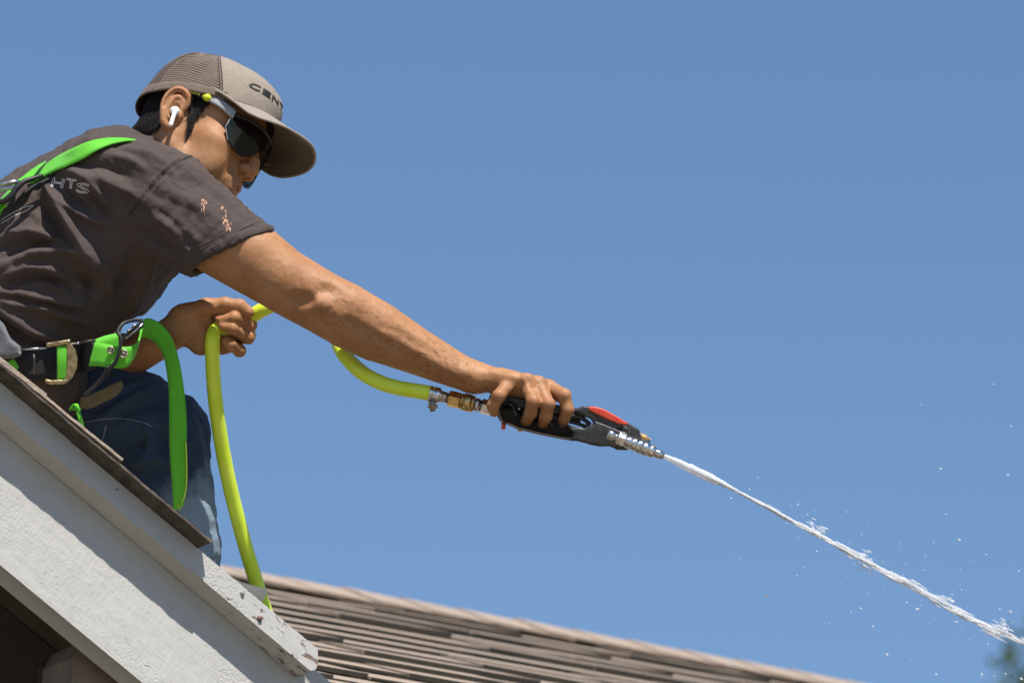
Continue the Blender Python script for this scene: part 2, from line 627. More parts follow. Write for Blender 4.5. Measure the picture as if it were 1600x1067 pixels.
def mat_web(name, col, rough=0.65):
    """woven webbing: fine ribs"""
    n = N(name)
    w = n.node("ShaderNodeTexWave"); w.inputs["Scale"].default_value = 260; w.inputs["Distortion"].default_value = 0.6
    n.link(n.coord(rot=(0.5, 0.2, 0.8)), w.inputs["Vector"])
    d = n.noise(40, 5, 0.6)
    c = n.mix(0.35, col, n.ramp(d, [(0.3, tuple(x * 0.7 for x in col)), (0.7, tuple(min(1, x * 1.15) for x in col))]))
    nb = n.bump(w.outputs["Fac"], 0.35, 0.0006)
    nb = n.bump(n.noise(700, 2), 0.3, 0.0004, nb)
    n.set(base=c, rough=rough, normal=nb, sheen=0.15)
    tr = n.node("ShaderNodeBsdfTranslucent"); n.link(c, tr.inputs["Color"])
    mx = n.node("ShaderNodeMixShader"); mx.inputs[0].default_value = 0.18
    n.link(n.p.outputs[0], mx.inputs[1]); n.link(tr.outputs[0], mx.inputs[2]); n.link(mx.outputs[0], n.out.inputs["Surface"])
    return n.m

def mat_metal(name, col, rough=0.25, tarn=None):
    n = N(name)
    f = n.noise(120, 6, 0.65)
    c = n.ramp(f, [(0.35, tarn or tuple(x * 0.55 for x in col)), (0.6, col)])
    n.set(base=c, metal=1.0, rough=n.ramp(n.noise(300, 4), [(0.3, (rough,) * 3), (0.7, (min(1, rough * 1.8),) * 3)]),
          normal=n.bump(n.noise(500, 3), 0.15, 0.0003))
    return n.m

def mat_paint(name, tint=(0.49, 0.478, 0.448), crack=0.8, peel=0.0):
    """old cracked off-white paint on rough-sawn wood; board runs along local x"""
    n = N(name)
    big = n.noise(7, 6, 0.6, stretch=(1, 1, 1.5)); mid = n.noise(60, 6, 0.65)
    c = n.ramp(big, [(0.3, tuple(x * 0.9 for x in tint)), (0.7, tint)])
    c = n.mix(0.3, c, n.ramp(mid, [(0.3, tuple(x * 0.8 for x in tint)), (0.7, tint)]))
    g1 = n.noise(420, 4, 0.6, stretch=(0.16, 1, 1)); g2 = n.noise(300, 4, 0.6, stretch=(1, 1, 0.14)); g3 = n.noise(900, 3, 0.6)
    area = n.ramp(n.noise(10, 4, 0.55), [(0.38, (0.12,) * 3), (0.6, (1,) * 3)])
    cr = n.ramp(g1, [(0.30, (0, 0, 0)), (0.42, (1, 1, 1))])
    h = n.mix(area, (0.6, 0.6, 0.6), cr)
    nb = n.bump(h, 0.5 * crack, 0.0012)
    nb = n.bump(n.ramp(g2, [(0.3, (0, 0, 0)), (0.6, (1, 1, 1))]), 0.2 * crack, 0.001, nb)
    nb = n.bump(g3, 0.25, 0.0006, nb)
    nb = n.bump(n.noise(28, 5, 0.6), 0.35, 0.004, nb)
    dirt = n.ramp(n.noise(230, 5, 0.7, stretch=(0.35, 1, 1)), [(0.66, (0, 0, 0)), (0.76, (1, 1, 1))])
    c = n.mix(n.math('MULTIPLY', dirt, 0.45), c, (0.20, 0.15, 0.12))
    grain = n.noise(160, 5, 0.7, stretch=(0.05, 1, 1))
    nb = n.bump(grain, 0.35, 0.0012, nb)
    c = n.mix(0.22, c, n.ramp(grain, [(0.35, tuple(x * 0.72 for x in tint)), (0.6, tint)]))
    run = n.ramp(n.noise(26, 4, 0.6, stretch=(1, 1, 0.12), rot=(0, 0.5, 0)), [(0.6, (0, 0, 0)), (0.75, (1, 1, 1))])
    c = n.mix(n.math('MULTIPLY', run, 0.18), c, (0.30, 0.27, 0.22))
    if peel:
        sx = n.node("ShaderNodeSeparateXYZ"); n.coord(); n.link(n.co.outputs["Object"], sx.inputs[0])
        near = n.ramp(n.math('ADD', sx.outputs[0], n.math('MULTIPLY', n.noise(14, 3), 0.12)), [(0.06, (0.0, 0, 0)), (0.27, (1, 1, 1))])
        pl = n.ramp(n.math('ADD', n.noise(70, 6, 0.72, stretch=(0.45, 1, 1)), n.math('MULTIPLY', near, 0.17 * peel)), [(0.665, (0, 0, 0)), (0.685, (1, 1, 1))])
        c = n.mix(pl, c, n.ramp(n.noise(300, 4), [(0.3, (0.10, 0.055, 0.045)), (0.7, (0.27, 0.18, 0.15))]))
        nb = n.bump(n.math('SUBTRACT', 1.0, pl), 0.8, 0.0015, nb)
    n.set(base=c, rough=0.62, normal=nb, spec=0.35)
    return n.m

def mat_shingle(name, seed=0.0, base=(0.37, 0.29, 0.222)):
    n = N(name)
    oi = n.node("ShaderNodeObjectInfo")
    gran = n.noise(330, 2, 0.8); mott = n.noise(55, 5, 0.75); big = n.noise(4, 4); sp = n.noise(260, 2, 0.9)
    c = n.ramp(oi.outputs["Random"], [(0.0, tuple(x * 0.72 for x in base)), (0.35, base), (0.7, (0.38, 0.29, 0.21)), (1.0, (0.43, 0.36, 0.29))])
    c = n.mix(0.6, c, n.ramp(gran, [(0.34, tuple(x * 0.3 for x in base)), (0.5, base), (0.66, tuple(x * 2.0 for x in base))]))
    c = n.mix(0.45, c, n.ramp(mott, [(0.36, (0.15, 0.12, 0.10)), (0.52, base), (0.68, (0.46, 0.38, 0.32))]))
    c = n.mix(0.25, c, n.ramp(big, [(0.3, (0.20, 0.165, 0.14)), (0.7, (0.40, 0.32, 0.25))]))
    c = n.mix(n.ramp(sp, [(0.72, (0, 0, 0)), (0.76, (1, 1, 1))]), c, (0.62, 0.58, 0.54))
    n.set(base=c, rough=0.9, normal=n.bump(mott, 0.45, 0.004, n.bump(gran, 0.6, 0.002)), spec=0.3)
    return n.m

MAT = dict(
    skin=mat_skin(),
    shirt=mat_cloth("brown_jersey", (0.060, 0.045, 0.041), (0.092, 0.071, 0.065), sheen=0.05),
    denim=mat_cloth("dark_denim", (0.016, 0.029, 0.054), (0.034, 0.056, 0.095), twill=True, sheen=0.1),
    hair=varied("black_hair", (0.006, 0.005, 0.004), (0.018, 0.014, 0.012), 200, rough=0.6, spec=0.25),
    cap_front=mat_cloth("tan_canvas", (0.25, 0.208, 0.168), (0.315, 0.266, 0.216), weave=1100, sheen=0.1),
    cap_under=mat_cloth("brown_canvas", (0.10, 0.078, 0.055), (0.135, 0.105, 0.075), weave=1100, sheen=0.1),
    cap_mesh=mat_net("brown_mesh_thread", (0.16, 0.122, 0.095), (0.24, 0.19, 0.15)),
    cap_band=mat_cloth("brown_band_cloth", (0.13, 0.098, 0.076), (0.18, 0.14, 0.11), weave=1500, sheen=0.1),
    thread=varied("black_thread", (0.014, 0.013, 0.012), (0.045, 0.04, 0.036), 300, rough=0.6, bscale=900),
    stitch=varied("brown_seam_thread", (0.10, 0.08, 0.07), (0.16, 0.13, 0.115), 300, rough=0.8),
    darkseam=varied("dark_seam_thread", (0.02, 0.016, 0.015), (0.035, 0.028, 0.026), 300, rough=0.9),
    jean_thread=varied("pale_seam_thread", (0.16, 0.18, 0.21), (0.30, 0.31, 0.33), 260, rough=0.8),
    print=varied("cracked_white_print", (0.42, 0.42, 0.42), (0.66, 0.66, 0.65), 500, rough=0.7),
    bleach=varied("orange_paint_spatter", (0.42, 0.21, 0.12), (0.58, 0.34, 0.22), 300, rough=0.8),
    green=mat_web("green_webbing", (0.13, 0.62, 0.025)),
    blackweb=mat_web("black_webbing", (0.016, 0.015, 0.015)),
    yellow_thread=varied("yellow_edge_thread", (0.5, 0.7, 0.04), (0.6, 0.8, 0.06), 400, rough=0.6),
    hose=varied("yellow_green_hose", (0.66, 0.86, 0.03), (0.76, 0.92, 0.09), 30, rough=0.36, bscale=260, bstr=0.12, bdist=0.0006),
    steel=mat_metal("plated_steel", (0.72, 0.71, 0.69), 0.16),
    dullsteel=mat_metal("worn_steel", (0.50, 0.46, 0.38), 0.34, (0.25, 0.2, 0.14)),
    buckle=mat_metal("yellow_zinc_plate", (0.50, 0.40, 0.24), 0.3, (0.28, 0.21, 0.12)),
    brass=mat_metal("brass", (0.72, 0.50, 0.22), 0.22, (0.40, 0.25, 0.10)),
    gun=varied("black_glass_filled_plastic", (0.026, 0.027, 0.028), (0.044, 0.045, 0.046), 150, rough=0.42, bscale=700, bstr=0.3, bdist=0.0005),
    red=varied("red_plastic", (0.62, 0.055, 0.03), (0.72, 0.085, 0.045), 60, rough=0.4, bscale=500, bstr=0.15),
    rubber=varied("black_rubber", (0.012, 0.012, 0.013), (0.024, 0.024, 0.025), 90, rough=0.5, bscale=400),
    grey_cloth=mat_cloth("grey_canvas", (0.11, 0.115, 0.125), (0.15, 0.155, 0.165)),
    suede=mat_cloth("tan_suede", (0.13, 0.10, 0.055), (0.20, 0.16, 0.09)),
    earbud=varied("white_gloss_plastic", (0.76, 0.77, 0.75), (0.8, 0.81, 0.8), 20, rough=0.15),
    frame_grey=varied("grey_frame_plastic", (0.30, 0.31, 0.33), (0.36, 0.37, 0.39), 60, rough=0.3),
    yellow_plastic=varied("yellow_rubber_sock", (0.58, 0.62, 0.02), (0.64, 0.7, 0.03), 60, rough=0.45),
    paint=mat_paint("old_white_paint", crack=0.9),
    paint_peel=mat_paint("peeling_white_paint", crack=0.7, peel=0.75),
    paint_smooth=mat_paint("smooth_white_paint", crack=0.25),
    shingle=mat_shingle("brown_shingle"),
    band=varied("shingle_shade_band", (0.03, 0.027, 0.02), (0.075, 0.063, 0.048), 300, rough=0.95, bscale=330),  # near-black colour that paints in shade at shingle butts and laps
    felt=varied("shingle_underside", (0.045, 0.034, 0.027), (0.135, 0.108, 0.088), 45, rough=0.9, bscale=260, bstr=0.7, bdist=0.002),
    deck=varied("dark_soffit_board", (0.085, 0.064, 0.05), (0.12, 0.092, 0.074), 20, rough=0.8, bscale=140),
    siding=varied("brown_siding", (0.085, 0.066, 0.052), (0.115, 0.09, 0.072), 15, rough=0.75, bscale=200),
    bracket=varied("weathered_timber", (0.20, 0.155, 0.115), (0.30, 0.24, 0.18), 30, rough=0.8, bscale=160, stretch=(1, 1, 0.3)),
    nail=varied("rusty_nail", (0.12, 0.06, 0.05), (0.25, 0.16, 0.14), 300, rough=0.7),
    grass=varied("dry_lawn", (0.06, 0.058, 0.028), (0.11, 0.095, 0.05), 3, rough=0.95, bscale=40),
    paving=varied("pale_paving", (0.21, 0.17, 0.125), (0.26, 0.215, 0.16), 4, rough=0.85, bscale=60),
    bark=varied("bark", (0.07, 0.05, 0.035), (0.13, 0.10, 0.075), 12, rough=0.9, bscale=40),
    boot=varied("tan_boot_leather", (0.12, 0.075, 0.04), (0.17, 0.11, 0.06), 40, rough=0.6, bscale=200),
)

def mat_lens():
    n = N("smoked_lens")
    n.set(base=(0.012, 0.011, 0.012), rough=0.06, spec=0.6)
    tr = n.node("ShaderNodeBsdfTransparent"); tr.inputs["Color"].default_value = (0.30, 0.31, 0.33, 1)
    mx = n.node("ShaderNodeMixShader"); mx.inputs[0].default_value = 0.42
    n.link(n.p.outputs[0], mx.inputs[1]); n.link(tr.outputs[0], mx.inputs[2]); n.link(mx.outputs[0], n.out.inputs["Surface"])
    return n.m
MAT["lens"] = mat_lens()

def mat_water():
    n = N("white_water")
    n.set(base=(0.95, 0.96, 0.97), rough=0.08, spec=0.8)
    tr = n.node("ShaderNodeBsdfTranslucent"); tr.inputs["Color"].default_value = (0.97, 0.98, 0.99, 1)
    mx = n.node("ShaderNodeMixShader"); mx.inputs[0].default_value = 0.5
    n.link(n.p.outputs[0], mx.inputs[1]); n.link(tr.outputs[0], mx.inputs[2])
    tp = n.node("ShaderNodeBsdfTransparent")
    m2 = n.node("ShaderNodeMixShader"); m2.inputs[0].default_value = 0.35
    n.link(mx.outputs[0], m2.inputs[1]); n.link(tp.outputs[0], m2.inputs[2]); n.link(m2.outputs[0], n.out.inputs["Surface"])
    return n.m
MAT["water"] = mat_water()

def mat_leaf():
    n = N("leaf_green")
    oi = n.noise(3, 3)
    c = n.ramp(oi, [(0.3, (0.04, 0.075, 0.022)), (0.7, (0.085, 0.13, 0.04))])
    n.set(base=c, rough=0.5)
    tr = n.node("ShaderNodeBsdfTranslucent"); n.link(n.mix(0.5, c, (0.16, 0.22, 0.03)), tr.inputs["Color"])
    mx = n.node("ShaderNodeMixShader"); mx.inputs[0].default_value = 0.35
    n.link(n.p.outputs[0], mx.inputs[1]); n.link(tr.outputs[0], mx.inputs[2]); n.link(mx.outputs[0], n.out.inputs["Surface"])
    return n.m
MAT["leaf"] = mat_leaf()
# ------------------------------------------------------------------ ground
def ground():
    n = 40
    xs = np.sign(np.linspace(-1, 1, n)) * np.abs(np.linspace(-1, 1, n)) ** 3 * 1500
    V = np.array([(x, y + 8, 0.0) for y in xs for x in xs])
    F = np.array([(j * n + i, j * n + i + 1, (j + 1) * n + i + 1, (j + 1) * n + i) for j in range(n - 1) for i in range(n - 1)])
    mk("ground", V, F, MAT["grass"], kind="structure", label="dry pale lawn around the house")
    v, f = box((-14, -9, 0.004), (14, 6.2, 0.02))
    mk("driveway", v, f, MAT["paving"], kind="structure", label="pale paved drive in front of the house", smooth=False)
ground()

# ------------------------------------------------------------------ the house: gable frame
YAW = math.radians(34.5); SLOPE = math.radians(29.75)
H = A(math.cos(YAW), math.sin(YAW), 0)            # along the gable wall
Q = A(-math.sin(YAW), math.cos(YAW), 0)           # into the house, away from the lens
Z = A(0, 0, 1)
RK = H * math.cos(SLOPE) - Z * math.sin(SLOPE)    # down the rake
MN = Z * math.cos(SLOPE) + H * math.sin(SLOPE)    # roof normal
RO = at(314, 904, DIST - 0.037)                   # on the trim board's lower front edge
RF = (RO, np.array([RK, Q, MN]))                  # frame: x down the rake, y into the house, z off the roof
def rk(x, y, z): return RO + RK * x + Q * y + MN * z
def rake_xz(u, v, y=0.0):
    d = ray(u, v); o = CAM - RO
    t = (y - o @ Q) / (d @ Q)
    p = o + d * t
    return p @ RK, p @ MN

house = empty("house", (*(RO + Q * 1.5)[:2], 0.0), "two winged house with white gable boards and brown shingle roofs below the man", "house")

X_EAVE = rake_xz(332, 843, -0.033)[0]
Z_SH = rake_xz(316, 862, 0.0)[1]
print("eave x", X_EAVE, "shingle z", Z_SH, "trim end", rake_xz(487, 1050), "fascia low", rake_xz(0, 881, 0.036), "layers end", rake_xz(192, 722, -0.033))
X0 = -2.6

def board(name, x0, x1, z0, z1, y0, y1, mat, nx=420, nz=60, amp=0.0012, endcut=None, parent=house, label=None, seed=0, wob=0.0012):
    """a board whose front face carries real relief: rough-sawn grain, cracked paint, a wavering edge"""
    xs = np.linspace(x0, x1, nx); zs = np.linspace(z0, z1, nz)
    X, Zz = np.meshgrid(xs, zs, indexing='ij')
    if endcut is not None:                        # the right-hand end leans: x limit as a function of z
        X = x0 + (X - x0) * ((endcut(Zz) - x0) / (x1 - x0))
    P = np.stack([X, np.zeros_like(X), Zz], -1)
    Wp = P + 0.006 * np.stack([fbm(P * 60, 3, seed + 1), P[..., 1] * 0, fbm(P * 60, 3, seed + 2)], -1)
    rot = np.stack([Wp[..., 0] * 0.94 + Wp[..., 2] * 0.34, Wp[..., 1], -Wp[..., 0] * 0.34 + Wp[..., 2] * 0.94], -1)
    n1 = fbm(Wp * A(85, 1, 460), 2, seed + 3); n2 = fbm(rot * A(430, 1, 110), 2, seed + 4)
    fine = fbm(rot * A(700, 1, 520), 2, seed + 5)
    mask = np.clip(fbm(Wp * A(7, 1, 13), 3, seed + 9) * 3.2 + 0.25, 0.0, 1)
    mask2 = np.clip(fbm(Wp * A(6, 1, 12), 3, seed + 19) * 2.8 + 0.45, 0.06, 1)
    crack = -np.clip(1 - np.abs(n1) / 0.10, 0, 1) * mask * 1.9 - np.clip(1 - np.abs(n2) / 0.14, 0, 1) * mask2 * 0.30
    d = amp * (crack + 0.30 * fine * mask2 + 0.25 * n2 * mask2) + 0.0006 * fbm(P * A(12, 1, 16), 3, seed + 7)
    edge = wob * (0.4 * fbm(P * A(45, 1, 3), 3, seed + 11) + 0.4 * np.clip(fbm(P * A(160, 1, 3), 2, seed + 12) - 0.25, 0, 1))
    P[..., 2] += edge * np.sign(Zz - (z0 + z1) / 2) * -1 * np.abs((Zz - (z0 + z1) / 2) / ((z1 - z0) / 2)) ** 12
    P[..., 1] = y0 - d
    V = P.reshape(-1, 3)
    F = [((i * nz + j), (i + 1) * nz + j, (i + 1) * nz + j + 1, i * nz + j + 1) for i in range(nx - 1) for j in range(nz - 1)]
    ring = [i * nz for i in range(nx)] + [(nx - 1) * nz + j for j in range(1, nz)] + [i * nz + nz - 1 for i in range(nx - 2, -1, -1)] + [j for j in range(nz - 2, 0, -1)]
    B = V[ring].copy(); B[:, 1] = y1
    n0 = len(V); m = len(ring)
    V = np.concatenate([V, V[ring], B])            # split edges: a crisp arris
    F += [(n0 + i, n0 + m + i, n0 + m + (i + 1) % m, n0 + (i + 1) % m) for i in range(m)]
    F += [tuple(n0 + m + i for i in range(m))]
    return mk(name, V, F, mat, parent, frame=RF, label=label)

xt, zt = rake_xz(487, 1050)
z_low = rake_xz(110, 973, 0.042)[1]
def trim_end(z):
    return 0.003 + xt - 0.016 * np.clip((z - 0.010) / 0.03, 0, 1) ** 1.5 - 0.03 * np.clip((0.006 - z) / 0.006, 0, 1) * 0.2
board("rake_trim_board", X0, -0.932, 0.0, Z_SH, 0.0, 0.0405, MAT["paint"], 60, 8, 0.0004, seed=33)
board("rake_trim_board", -0.93, xt, 0.0, Z_SH, 0.0, 0.0405, MAT["paint_peel"], 1300, 44, 0.0005, trim_end, seed=3, wob=0.0016,
      label="narrow upper white gable board with peeling lower end")
board("fascia_board", X0, -0.932, z_low, Z_SH - 0.004, 0.042, 0.086, MAT["paint"], 60, 12, 0.0004, seed=31)
board("fascia_board", -0.93, xt + 0.05, z_low, Z_SH - 0.004, 0.042, 0.086, MAT["paint"], 1500, 200, 0.00055, seed=21, wob=0.0008,
      label="wide white gable board with cracked paint")
# nail heads left proud of the trim
for (u, v, r) in ((405, 965, 0.0042), (378, 925, 0.0036)):
    x, z = rake_xz(u, v)
    vv, ff = lathe(rk(x, 0.004, z), rk(x + 0.001, -0.0045, z - 0.001), [(0, r), (0.6, r), (0.95, r * 0.8), (1, r * 0.3)], 14)
    mk("nail_head", vv, ff, MAT["nail"] if r > 0.004 else MAT["paint_peel"], house)

# roof deck, soffit, gable wall
v, f = box((X0, 0.088, Z_SH - 0.022), (X_EAVE - 0.02, 6.0, Z_SH - 0.003))
deck = mk("roof_deck", v, f, MAT["deck"], house, smooth=False, frame=RF)
# underlay strip that laps over the trim (its brown underside shows)
nx = 300
xs = np.linspace(X0, X_EAVE, nx)
def lip(x): return -0.033 + 0.0012 * fbm(np.stack([x * 55, x * 0, x * 0], -1), 4, 4)
def sheet(x0, x1, y1, z0, z1, yl, n, seed, ragged=0.0012):
    xs = np.linspace(x0, x1, n)
    P = np.stack([xs * 70, xs * 0, xs * 0], -1)
    yy = yl + ragged * fbm(P, 4, seed) * 1.6
    dz = 0.0007 * fbm(P * 0.4, 3, seed + 2)
    V = []
    for i in range(n):
        V += [(xs[i], yy[i], z0 + dz[i]), (xs[i], yy[i], z1 + dz[i]), (xs[i], y1, z1), (xs[i], y1, z0)]
    F = []
    for i in range(n - 1):
        for j in range(4):
            k = (j + 1) % 4
            F.append((i * 4 + j, i * 4 + k, (i + 1) * 4 + k, (i + 1) * 4 + j))
    F += [(0, 1, 2, 3), ((n - 1) * 4 + 3, (n - 1) * 4 + 2, (n - 1) * 4 + 1, (n - 1) * 4)]
    return np.array(V), F
v, f = sheet(X0, X_EAVE, 0.35, Z_SH + 0.001, Z_SH + 0.0045, -0.033, 420, 1)
mk("starter_strip", v, f, MAT["felt"], house, smooth=False, frame=RF, label="brown strip under the shingles lapping over the gable board")
X_LAY = rake_xz(192, 722, -0.030)[0]
# courses of shingles on the near slope, each piece an object
course = 0.143
row = 0
x_end = X_LAY
while x_end > X0 + 0.2:
    y = -0.031 + rng.uniform(-0.0025, 0.0015)
    first = True
    while y < 1.35:
        w = rng.uniform(0.19, 0.34)
        th = rng.choice([0.0035, 0.0042, 0.006])
        v, f = sheet(x_end - 0.30, x_end + rng.uniform(-0.004, 0.004), w - 0.004, 0, th, 0.0, 40 if first else 6, row * 7 + int(y * 50), 0.001)
        v[:, 1] += y
        lift = (v[:, 0] - (x_end - 0.30)) / 0.30
        v[:, 2] += Z_SH + 0.0052 + 0.0065 * lift + 0.0005 * (row % 2)
        mk("shingle", v, f, MAT["shingle"], deck, smooth=False, frame=RF)
        y += w; first = False
    x_end -= course * rng.uniform(0.97, 1.03); row += 1
# lower course without the doubled layer, back from the edge
v, f = sheet(X_LAY - 0.05, X_EAVE + 0.002, 1.4, Z_SH + 0.0048, Z_SH + 0.0075, -0.028, 160, 77)
mk("shingle", v, f, MAT["shingle"], deck, smooth=False, frame=RF)

# gable wall with battens and a barge bracket, in the frame H, Q, Z
GF = (np.array([*RO[:2], 0.0]), np.array([H, Q, Z]))
ro_z = RO[2]
def gable_top(x): return ro_z - x * math.tan(SLOPE) + 0.012
Yw = 0.42
def wall_x(u, v, y):
    d = ray(u, v); o = CAM - GF[0]; t = (y - o @ Q) / (d @ Q); p = o + d * t
    return p @ H, p @ Z
x_r = wall_x(87, 1030, Yw)[0]
v, f = prism([(-7.0, 0.0), (x_r, 0.0), (x_r, gable_top(x_r) - 0.02), (-2.6, gable_top(-2.6) - 0.02), (-7.0, gable_top(-2.6) - 0.02 - 4.4 * math.tan(SLOPE))], Yw, Yw + 5.6)
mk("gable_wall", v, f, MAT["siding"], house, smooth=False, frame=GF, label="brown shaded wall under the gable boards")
def wall_x(u, v, y):
    d = ray(u, v); o = CAM - GF[0]; t = (y - o @ Q) / (d @ Q); p = o + d * t
    return p @ H, p @ Z
bx, bz = wall_x(87, 1030, Yw - 0.02)
for k in range(-6, 0):
    xk = bx + 0.36 * k
    if xk > x_r - 0.03: continue
    v, f = box((xk, Yw - 0.020, 0.3), (xk + 0.018, Yw + 0.002, gable_top(xk) - 0.04))
    mk("batten", v, f, MAT["deck"], house, smooth=False, frame=GF)
# soffit boards under the overhang
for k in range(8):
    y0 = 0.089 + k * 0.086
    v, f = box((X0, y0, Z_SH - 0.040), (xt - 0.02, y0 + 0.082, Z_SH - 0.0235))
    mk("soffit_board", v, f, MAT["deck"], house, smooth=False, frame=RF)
# boxed eave between the wall and the gable boards
e0, e1 = x_r + 0.002, (xt - 0.03) * math.cos(SLOPE)
v, f = prism([(e0, gable_top(e0) - 0.16), (e0, gable_top(e0) - 0.02), (e1, gable_top(e1) - 0.02), (e1, gable_top(e1) - 0.20), (e0 + 0.5, gable_top(e0 + 0.5) - 0.30), (e0, gable_top(e0) - 0.34)], Yw + 0.035, 6.0)
mk("boxed_eave", v, f, MAT["deck"], house, smooth=False, frame=GF)
v, f = box((x_r - 0.03, Yw - 0.012, 0.3), (x_r + 0.004, Yw + 0.03, gable_top(x_r) - 0.05))
mk("corner_board", v, f, MAT["deck"], house, smooth=False, frame=GF)
# bracket behind the fascia
hx, hz = wall_x(92, 1015, 0.16)
tx, tz = wall_x(158, 1066, 0.16)
v, f = prism([(hx, hz - 0.30), (hx, hz - 0.02), (hx + 0.016, hz + 0.006), (hx + 0.075, hz - 0.035), (hx + 0.2, hz - 0.13), (hx + 0.2, hz - 0.40)], 0.12, 0.205)
mk("bracket", v, f, MAT["bracket"], house, smooth=False, frame=GF, label="weathered timber bracket under the gable")
# bent metal flashing at the eave end
fl = []
a0 = rake_xz(352, 893, 0.10); 
def wp(u, v, w): return fig(pp(u, v, w))
FLW = 70
P4 = [(345, 893, FLW), (380, 910.5, FLW), (415, 920, FLW), (415.5, 937, FLW + 4), (408, 936, FLW + 6), (403, 934, FLW + 2), (407, 943, FLW - 6), (412, 950, FLW - 4)]
front = [wp(*p) for p in P4[:3]]
low = [wp(345, 930, FLW + 10), wp(395, 938, FLW + 12), wp(411, 930, FLW + 6)]
tab = [wp(415, 920, FLW), wp(416, 929, FLW + 3), wp(409, 941, FLW + 3), wp(404, 935, FLW + 8)]
V, F = [], []
def quadslab(a, b, c, d, t=0.0012):
    n = unit(np.cross(b - a, d - a)) * t
    q = [a, b, c, d, a + n, b + n, c + n, d + n]
    return np.array(q), [(0, 3, 2, 1), (4, 5, 6, 7), (0, 1, 5, 4), (1, 2, 6, 5), (2, 3, 7, 6), (3, 0, 4, 7)]
V, F = merge([quadslab(front[0], front[1], low[1], low[0]), quadslab(front[1], front[2], low[2], low[1]), quadslab(*tab)])
mk("eave_flashing", V, F, MAT["paint_smooth"], house, smooth=False, label="small bent white metal flashing at the eave end")

# ------------------------------------------------------------------ the rear wing: its slope faces the lens
RID = at(352, 901, 11.35)
W_SL = math.radians(22.6)
DN = -Q * math.cos(W_SL) - Z * math.sin(W_SL)     # down the rear wing's slope
WN = -Q * math.sin(W_SL) + Z * math.cos(W_SL)     # its normal
WF = (RID - H * 0.9, np.array([H, DN, WN]))       # x along the ridge, y down the slope, z off the roof
WL = 7.5
v, f = box((0.0, 0.0, -0.05), (WL, 2.9, -0.012))
wing = mk("wing_roof", v, f, MAT["deck"], house, smooth=False, frame=WF, label="brown shingle roof of the rear wing")
exp_ = 0.137
count = 0
for r in range(14):
    yb = 0.105 + r * exp_
    x = -rng.uniform(0, 0.3)
    while x < (4.2 if r < 9 else 2.6):
        w = rng.uniform(0.17, 0.36)
        thick = rng.random() < 0.52
        th = rng.uniform(0.0075, 0.0105) if thick else rng.uniform(0.0035, 0.0055)
        y1 = yb + rng.uniform(-0.004, 0.004)
        y0 = y1 - (exp_ + 0.06)
        xa, xb = max(x, 0.0), x + w - 0.0025
        skew = rng.uniform(-0.006, 0.006)
        zt = 0.002
        ym = yb - exp_ + 0.016 + rng.uniform(-0.006, 0.006)          # dark printed band, also painting in the shade under the course above
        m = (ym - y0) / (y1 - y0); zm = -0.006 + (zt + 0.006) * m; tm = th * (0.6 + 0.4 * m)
        V = [(xa, y0, -0.006), (xb, y0, -0.006), (xb, y1 + skew, zt), (xa, y1 - skew, zt), (xa, y0, -0.006 + th * .6), (xb, y0, -0.006 + th * .6), (xb, y1 + skew, zt + th), (xa, y1 - skew, zt + th),
             (xa, ym, zm + tm), (xb, ym, zm + tm)]
        F = [(4, 5, 9, 8), (2, 3, 7, 6), (0, 3, 2, 1), (8, 9, 6, 7), (0, 1, 5, 4), (1, 2, 6, 9, 5), (3, 0, 4, 8, 7)]
        sh = mk("shingle", np.array(V, float), F, MAT["shingle"], wing, smooth=False, frame=WF)
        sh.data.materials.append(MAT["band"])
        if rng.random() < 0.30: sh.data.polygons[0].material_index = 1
        sh.data.polygons[1].material_index = 1  # every butt face coloured near-black in place of its shade
        count += 1
        x += w
# ridge caps, folded over the ridge, lapping towards the right
k = 0
DN2 = Q * math.cos(W_SL) - Z * math.sin(W_SL)
while k * 0.128 < WL - 0.3:
    x0 = k * 0.128; L = 0.19
    lift0, lift1 = 0.008, 0.0115 + rng.uniform(-0.001, 0.003)
    th = 0.0045
    V = []
    for x, lf in ((x0, lift1), (x0 + L, lift0)):
        for s in (0, th):
            a = RID - H * 0.9 + H * x
            pl = a + DN * 0.118 + WN * (0.008 + lf - 0.008 + s)
            pm = a + Z * (lf + 0.006 + s)
            n2 = Q * math.sin(W_SL) + Z * math.cos(W_SL)
            pr = a + DN2 * 0.118 + n2 * (lf + s)
            V += [pl, pm, pr]
    V = np.array(V)
    F = [(0, 1, 4, 3), (1, 2, 5, 4), (6, 9, 10, 7), (7, 10, 11, 8), (0, 6, 7, 1), (1, 7, 8, 2), (3, 4, 10, 9), (4, 5, 11, 10), (0, 3, 9, 6), (2, 8, 11, 5)]
    mk("ridge_shingle", V, F, MAT["shingle"], wing, smooth=False)
    k += 1
# far slope and walls of the wing
rz = RID[2]
v, f = prism([(0.02, rz - 0.07), (-2.3, rz - 0.07 - 2.3 * math.tan(W_SL)), (2.3, rz - 0.07 - 2.3 * math.tan(W_SL))], 0.0, 1.0)
WG = (np.array([*(RID - H * 0.85)[:2], 0.0]), np.array([Q, H, Z]))
zl = rz - 0.10 - 2.0 * math.tan(W_SL)
v, f = prism([(0.0, rz - 0.09), (-1.95, rz - 0.09 - 1.95 * math.tan(W_SL)), (-1.95, 0.0), (1.95, 0.0), (1.95, rz - 0.09 - 1.95 * math.tan(W_SL))], 0.05, WL - 0.3)
mk("wing_wall", v, f, MAT["siding"], house, smooth=False, frame=WG)
v, f = box((0, 0.0, -0.05), (WL, 2.6, -0.004))
mk("wing_rear_roof", v, f, MAT["shingle"], house, smooth=False, frame=(RID - H * 0.9 , np.array([H, DN2, Q * math.sin(W_SL) + Z * math.cos(W_SL)])))
